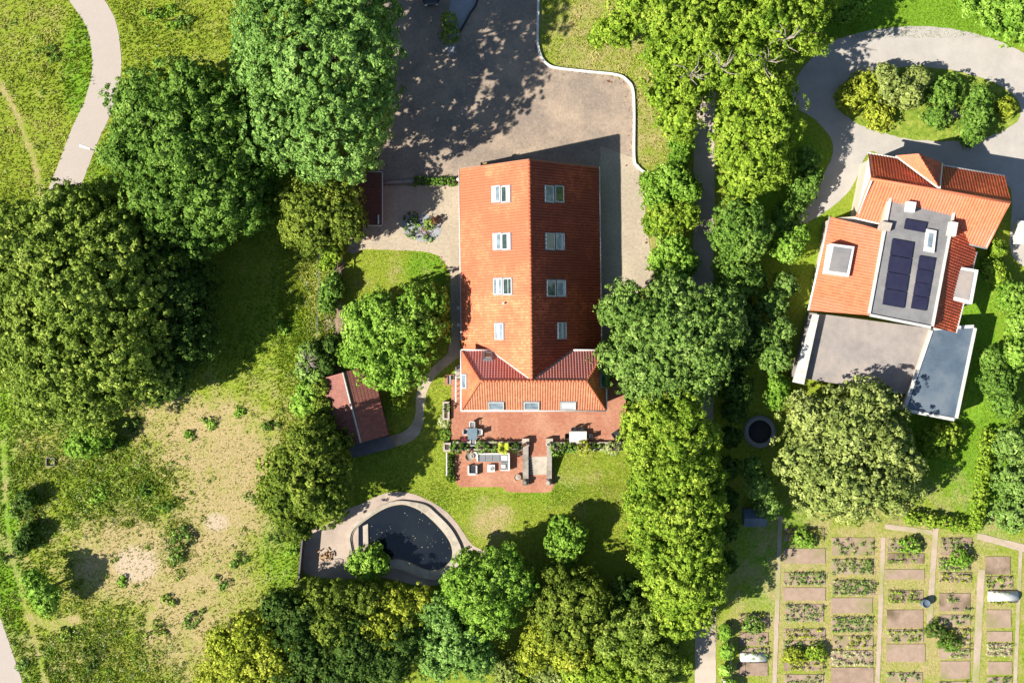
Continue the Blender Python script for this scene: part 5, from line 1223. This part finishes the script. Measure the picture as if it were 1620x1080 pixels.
for i in range(4):
    a, b = Vector((*pl[i], 3)), Vector((*pl[(i+1)%4], 3)); d = (b-a).normalized(); s2 = d.cross(Vector((0,0,1)))*.18; a = a+d*.2; b = b-d*.2
    mb = MB(); mb.prism([tuple((a-s2).xy), tuple((b-s2).xy), tuple((b+s2).xy), tuple((a+s2).xy)], 2.9, 3.15); mb.build('roof_edge', m_offwhite, an)
# trampoline
x, y, z = P(1203, 683, 0.0); z = g(y); tr = empty('trampoline', (x, y, z), 'round black trampoline with grey padded rim', 'trampoline')
mb = MB(); mb.lathe((x,y,z+.8), [(0,0),(1.3,0),(1.3,.02),(0,.02)], 32); mb.build('mat', m_black, tr)
mb = MB(); mb.lathe((x,y,z+.8), [(1.31,-.03),(1.31,.05),(1.85,.05),(1.85,-.03),(1.31,-.03)], 32); mb.build('padding', m_grey, tr)
for k in range(6): a = k*math.pi/3; mb = MB(); mb.tube([(x+1.6*math.cos(a), y+1.6*math.sin(a), z),(x+1.6*math.cos(a), y+1.6*math.sin(a), z+.76)], .04, 6); mb.build('leg', m_grey, tr)

# neighbour's trees
NB = dict(clump=.5, leaf=.16, dens=1.5, K=28, gap=.5, bump=.26)
for L, kd, lb in (
    ([(1335,680,60,9.5),(1280,720,50,8.5),(1390,700,50,9),(1340,760,55,9),(1400,770,46,8),(1280,660,34,7.5),(1300,780,36,7),(1370,640,38,8.5),(1430,740,26,6.5)], 'palo', 'large pale olive tree south of the neighbour terrace'),
    ([(1225,560,26,5),(1215,530,20,4.5),(1235,520,18,4.5)], 'grey', 'grey-green small tree west of the neighbour terrace'),
    ([(1220,480,22,4),(1240,450,18,3.6)], 'grey', 'loose shrub west of the salmon roof slope'),
    ([(1245,390,24,4),(1265,370,16,3.5)], 'bright', 'green bush between lane trees and the salmon roof'),
    ([(1275,255,22,3.6),(1268,300,22,3.4),(1285,280,14,3.4)], 'mid', 'dark rounded bush inside the bend of the gravel drive'),
    ([(1275,295,10,2.0)], 'lime', 'small bright ball shrub inside the bend of the gravel drive'),
    ([(1600,700,26,6.5),(1612,760,36,7.5),(1600,810,30,7),(1640,720,34,7.5)], 'grey', 'silvery grey-green tree at the right edge above the plots'),
    ([(1600,470,24,4.5),(1615,510,22,4.5),(1608,560,22,4.5)], 'bright', 'green tree at the right edge level with the annex'),
    ([(1575,600,24,4.5),(1590,640,22,4.5),(1570,570,18,3.6)], 'mid', 'dark green tree on the lawn right of the blue-grey annex roof'),
    ([(1250,335,20,3.6),(1235,350,16,3.2),(1262,320,14,3)], 'mid', 'dark bush where the gravel drive narrows west of the salmon roof'),
    ([(1595,20,44,7),(1560,-5,40,6.5),(1635,40,34,6.5)], 'bright', 'bright green tree in the top right corner'),
    ([(1350,8,24,4),(1330,18,18,3.5)], 'bright', 'green bush at the top edge above the gravel drive'),
    ([(1410,140,24,3.8),(1435,150,22,3.6),(1400,120,18,3.2),(1450,125,20,3)], 'palo', 'pale tree in the middle of the oval lawn'),
    ([(1370,140,28,2.6),(1345,155,20,2),(1390,185,22,1.8)], 'yell', 'yellow-green shrub at the west end of the oval lawn'),
    ([(1545,180,24,4),(1535,210,18,3.4),(1550,155,16,3.2)], 'mid', 'blue-green tree at the east end of the oval lawn'),
    ([(1495,145,26,2.4),(1480,185,20,1.8)], 'mid', 'dark shrub beside the stones on the oval lawn'),
    ([(1590,170,14,2.4)], 'yell', 'small yellow-green shrub at the east tip of the oval lawn'),
    ([(1228,628,18,3),(1230,605,16,3)], 'bright', 'green bush above the trampoline'),
    ([(1200,770,20,4.5),(1190,740,16,4),(1215,800,18,4)], 'grey', 'grey-green tree left of the large pale olive tree'),
    ([(1575,395,14,2.4),(1568,420,16,2.6),(1580,440,14,2.4)], 'lime', 'low shrubs in one clump beside the neighbour balcony'),
    ([(1480,700,26,2.6),(1500,690,20,2.4)], 'lime', 'rounded yellow-green shrub on the lawn below the annex')):
    tree('garden_tree' if len(L) > 2 else 'garden_bush', lb, 'tree' if len(L) > 2 else 'bush', kd, L, **(NB if L[0][2] > 30 else SML))
bush('clipped_hedge', 'tall bright green clipped hedge dividing the neighbour lawn', 'hedge', 'lime', [(1562-i*2.2, 690+i*17, 11, 2.2) for i in range(9)], clump=.2, dens=5, leaf=.1)
bush('clipped_hedge', 'low green hedge along the top of the vegetable plots', 'hedge', 'lime', [(1440+i*14, 818+i*2.2, 10, 1.5) for i in range(8)], clump=.2, dens=5, leaf=.1)
# stones on island
r = empty('rockery', P(1510,180), 'small heap of pale stones on the oval lawn', 'rockery')
for i in range(14):
    x, y, z = P(1508+random.gauss(0,9), 180+random.gauss(0,6)); mb = MB(); s_ = random.uniform(.25,.5); mb.lathe((x,y,z-.1), [(s_,0),(s_*.95,s_*.4),(s_*.5,s_*.8),(0,s_*.85)], 7, random.uniform(.6,1)); mb.build('stone', m_stone_l, r)
x, y, z = P(1612, 370); mb = MB()
# garden shed white by right edge
mb.box(x-.8, x+1.6, y-1.2, y+1.2, 0, 2.0); mb.mesh([(x-.9,y-1.3,2.0),(x+1.7,y-1.3,2.0),(x+1.7,y+1.3,2.0),(x-.9,y+1.3,2.0),(x-.9,y,2.5),(x+1.7,y,2.5)], [(0,1,5,4),(2,3,4,5),(0,4,3),(1,2,5),(0,3,2,1)])
tag(mb.build('storage_shed', m_white, None, (x,y,0)), 'small white roofed store at the right edge beside the gravel drive', 'shed')

# ================================================================== VEGETABLE PLOTS
for nm, x0, x1, y0, y1 in (('a',1225,1232,815,1100), ('b',1388,1395,850,1100), ('c',1470,1479,830,985), ('d',1541,1552,900,1100), ('e',1606,1612,860,1100)):
    sheet('allotment_path', [(x0+6,y0),(x1+6,y0),(x1-4,y1),(x0-4,y1)], m_plotpath, .035, .03)
sheet('allotment_path', [(1400,828),(1475,838),(1476,846),(1400,836)], m_plotpath, .04, .03)
sheet('allotment_path', [(1545,842),(1625,862),(1625,874),(1545,852)], m_plotpath, .04, .03)
cols = [(1166,1219,'left of the first plot path'), (1238,1307,'right of the first plot path'), (1313,1384,'left of the second plot path'), (1400,1464,'right of the second plot path'), (1484,1538,'left of the fourth plot path'), (1558,1602,'right of the fourth plot path')]
ords = ['top','second','third','fourth','fifth','sixth','seventh','eighth','ninth','tenth']
kinds = [('crop','leafy green crops'), ('bright','fresh green crops'), ('yell','yellowing crops'), ('grey','grey-green crops'), (None,'bare earth'), (None,'raked bare earth'), (None,'dug bare earth'), ('crop','low green crops'), ('lime','lime green crops'), ('pale','pale sprouting crops')]
for ci, (x0, x1, where) in enumerate(cols):
    y = {0:970, 1:835, 2:850, 3:852, 4:850, 5:880}[ci]; k = 0
    while y < 1085 and k < 10:
        h = random.choice([16,20,24,28]); kd, kn = random.choice(kinds)
        if random.random() < .18: y += 8
        px0, px1 = x0+random.uniform(0,5), x1-random.uniform(0,5)
        xa, ya, z = P(px0, y+h); xb, yb, _ = P(px1, y)
        r = empty('vegetable_bed', ((xa+xb)/2, (ya+yb)/2, z), f'bed of {kn}, {ords[k]} from top, {where}' if k else f'bed of {kn}, topmost, {where}', 'vegetable bed', 'vegetable beds in the plots')
        mb = MB(); mb.box(xa, xb, ya, yb, z-.05, z+.08); mb.build('soil', random.choice([m_soil_l, m_soil_p, m_soil_p]), r)
        if kd:
            pos = []; dn_ = random.uniform(.35,.95)
            rows = max(2, int((yb-ya)/.42)); 
            for rr_ in range(rows):
                yy = ya+(rr_+.5)*(yb-ya)/rows
                xx = xa+.2
                while xx < xb-.2:
                    if random.random() < dn_: pos.append((xx+random.gauss(0,.06), yy+random.gauss(0,.06), z+random.uniform(.15,.3)))
                    xx += random.uniform(.25,.45)
            pos = np.array(pos); K_ = 16; dd = unit(len(pos)*K_); dd[:,2] = np.abs(dd[:,2])
            pp = np.repeat(pos, K_, 0)+dd*rng.uniform(.05,.36,(len(dd),1)); t = np.clip(np.repeat(rng.normal(.5,.18,len(pos)),K_)+rng.normal(0,.12,len(dd)),0,1)
            o = tag(link('crops', leaf_mesh('crops', pp-np.array(ORG[r.name]), dd, rng.uniform(.06,.14,len(dd)), t), LM[kd], r), kind='stuff')
        y += h+random.choice([3,4,6,9]); k += 1
def tunnel(x0, x1, y0, y1, h, label, name, cat, mat):
    a = P(x0, y1, h); b = P(x1, y0, h); z = g(a[1]); r = empty(name, ((a[0]+b[0])/2, (a[1]+b[1])/2, z), label, cat)
    V_ = []; n = 9
    for i in range(n):
        t = math.pi*i/(n-1); yy = (a[1]+b[1])/2+math.cos(t)*(b[1]-a[1])/2; zz = z+math.sin(t)*h+.0
        V_ += [(a[0],yy,zz),(b[0],yy,zz)]
    mb = MB(); mb.mesh(V_, [(2*i,2*i+1,2*i+3,2*i+2) for i in range(n-1)]+[tuple(2*i for i in range(n)), tuple(2*i+1 for i in range(n-1,-1,-1))], True); mb.build('cover', mat, r)
    mb = MB(); mb.box(a[0], b[0], a[1]-.08, a[1]-.001, z, z+.2); mb.box(a[0], b[0], b[1]+.001, b[1]+.08, z, z+.2); mb.build('base_board', m_wood, r)
tunnel(1571,1618,939,956,.6,'white polytunnel at the right edge of the vegetable plots','polytunnel','polytunnel',m_greenhouse)
tunnel(1174,1216,1037,1052,.4,'small white cloche tunnel left of the first plot path','polytunnel','polytunnel',m_greenhouse)
for px, py, kd, lb in ((1255,1035,'yell','round yellow-green bush in the lower left vegetable plots'), (1290,1030,'lime','round lime bush beside the yellow-green one in the plots'), (1500,1015,'mid','dark green bush in the plots left of the fourth path'), (1480,995,'dark','dark shaded bush in the middle of the plots'), (1190,985,'grey','grey bush below the shaded grass at the left of the plots'), (1520,880,'bright','fresh bush at the top of the plots'), (1440,860,'bright','green bush near the top of the plots right of the second path'), (1270,850,'bright','green bush at the top of the plots right of the first path')):
    bush('plot_bush', lb, 'bush', kd, [(px,py,12,1.3),(px+9,py+5,9,1.0),(px-8,py+3,8,1.0)])
x, y, z = P(1462, 952); mb = MB(); mb.lathe((x,y,z), [(.45,0),(.5,.1),(.48,.9),(.42,.95),(.40,.8),(0,.8)], 16); tag(mb.build('water_butt', m_bluefelt, None, (x,y,z)), 'blue water butt beside the third plot path', 'water butt')
x, y, z = P(1190,815); mb = MB(); mb.box(x-1.2,x+1.2,y-.9,y+.9,z,z+2); mb.mesh([(x-1.3,y-1,z+2),(x+1.3,y-1,z+2),(x+1.3,y+1,z+2),(x-1.3,y+1,z+2),(x-1.3,y,z+2.6),(x+1.3,y,z+2.6)], [(0,1,5,4),(2,3,4,5),(0,4,3),(1,2,5),(0,3,2,1)])
tag(mb.build('small_shed', m_bluefelt, None, (x,y,z)), 'small blue-grey shed in the shade of the tall row', 'shed')
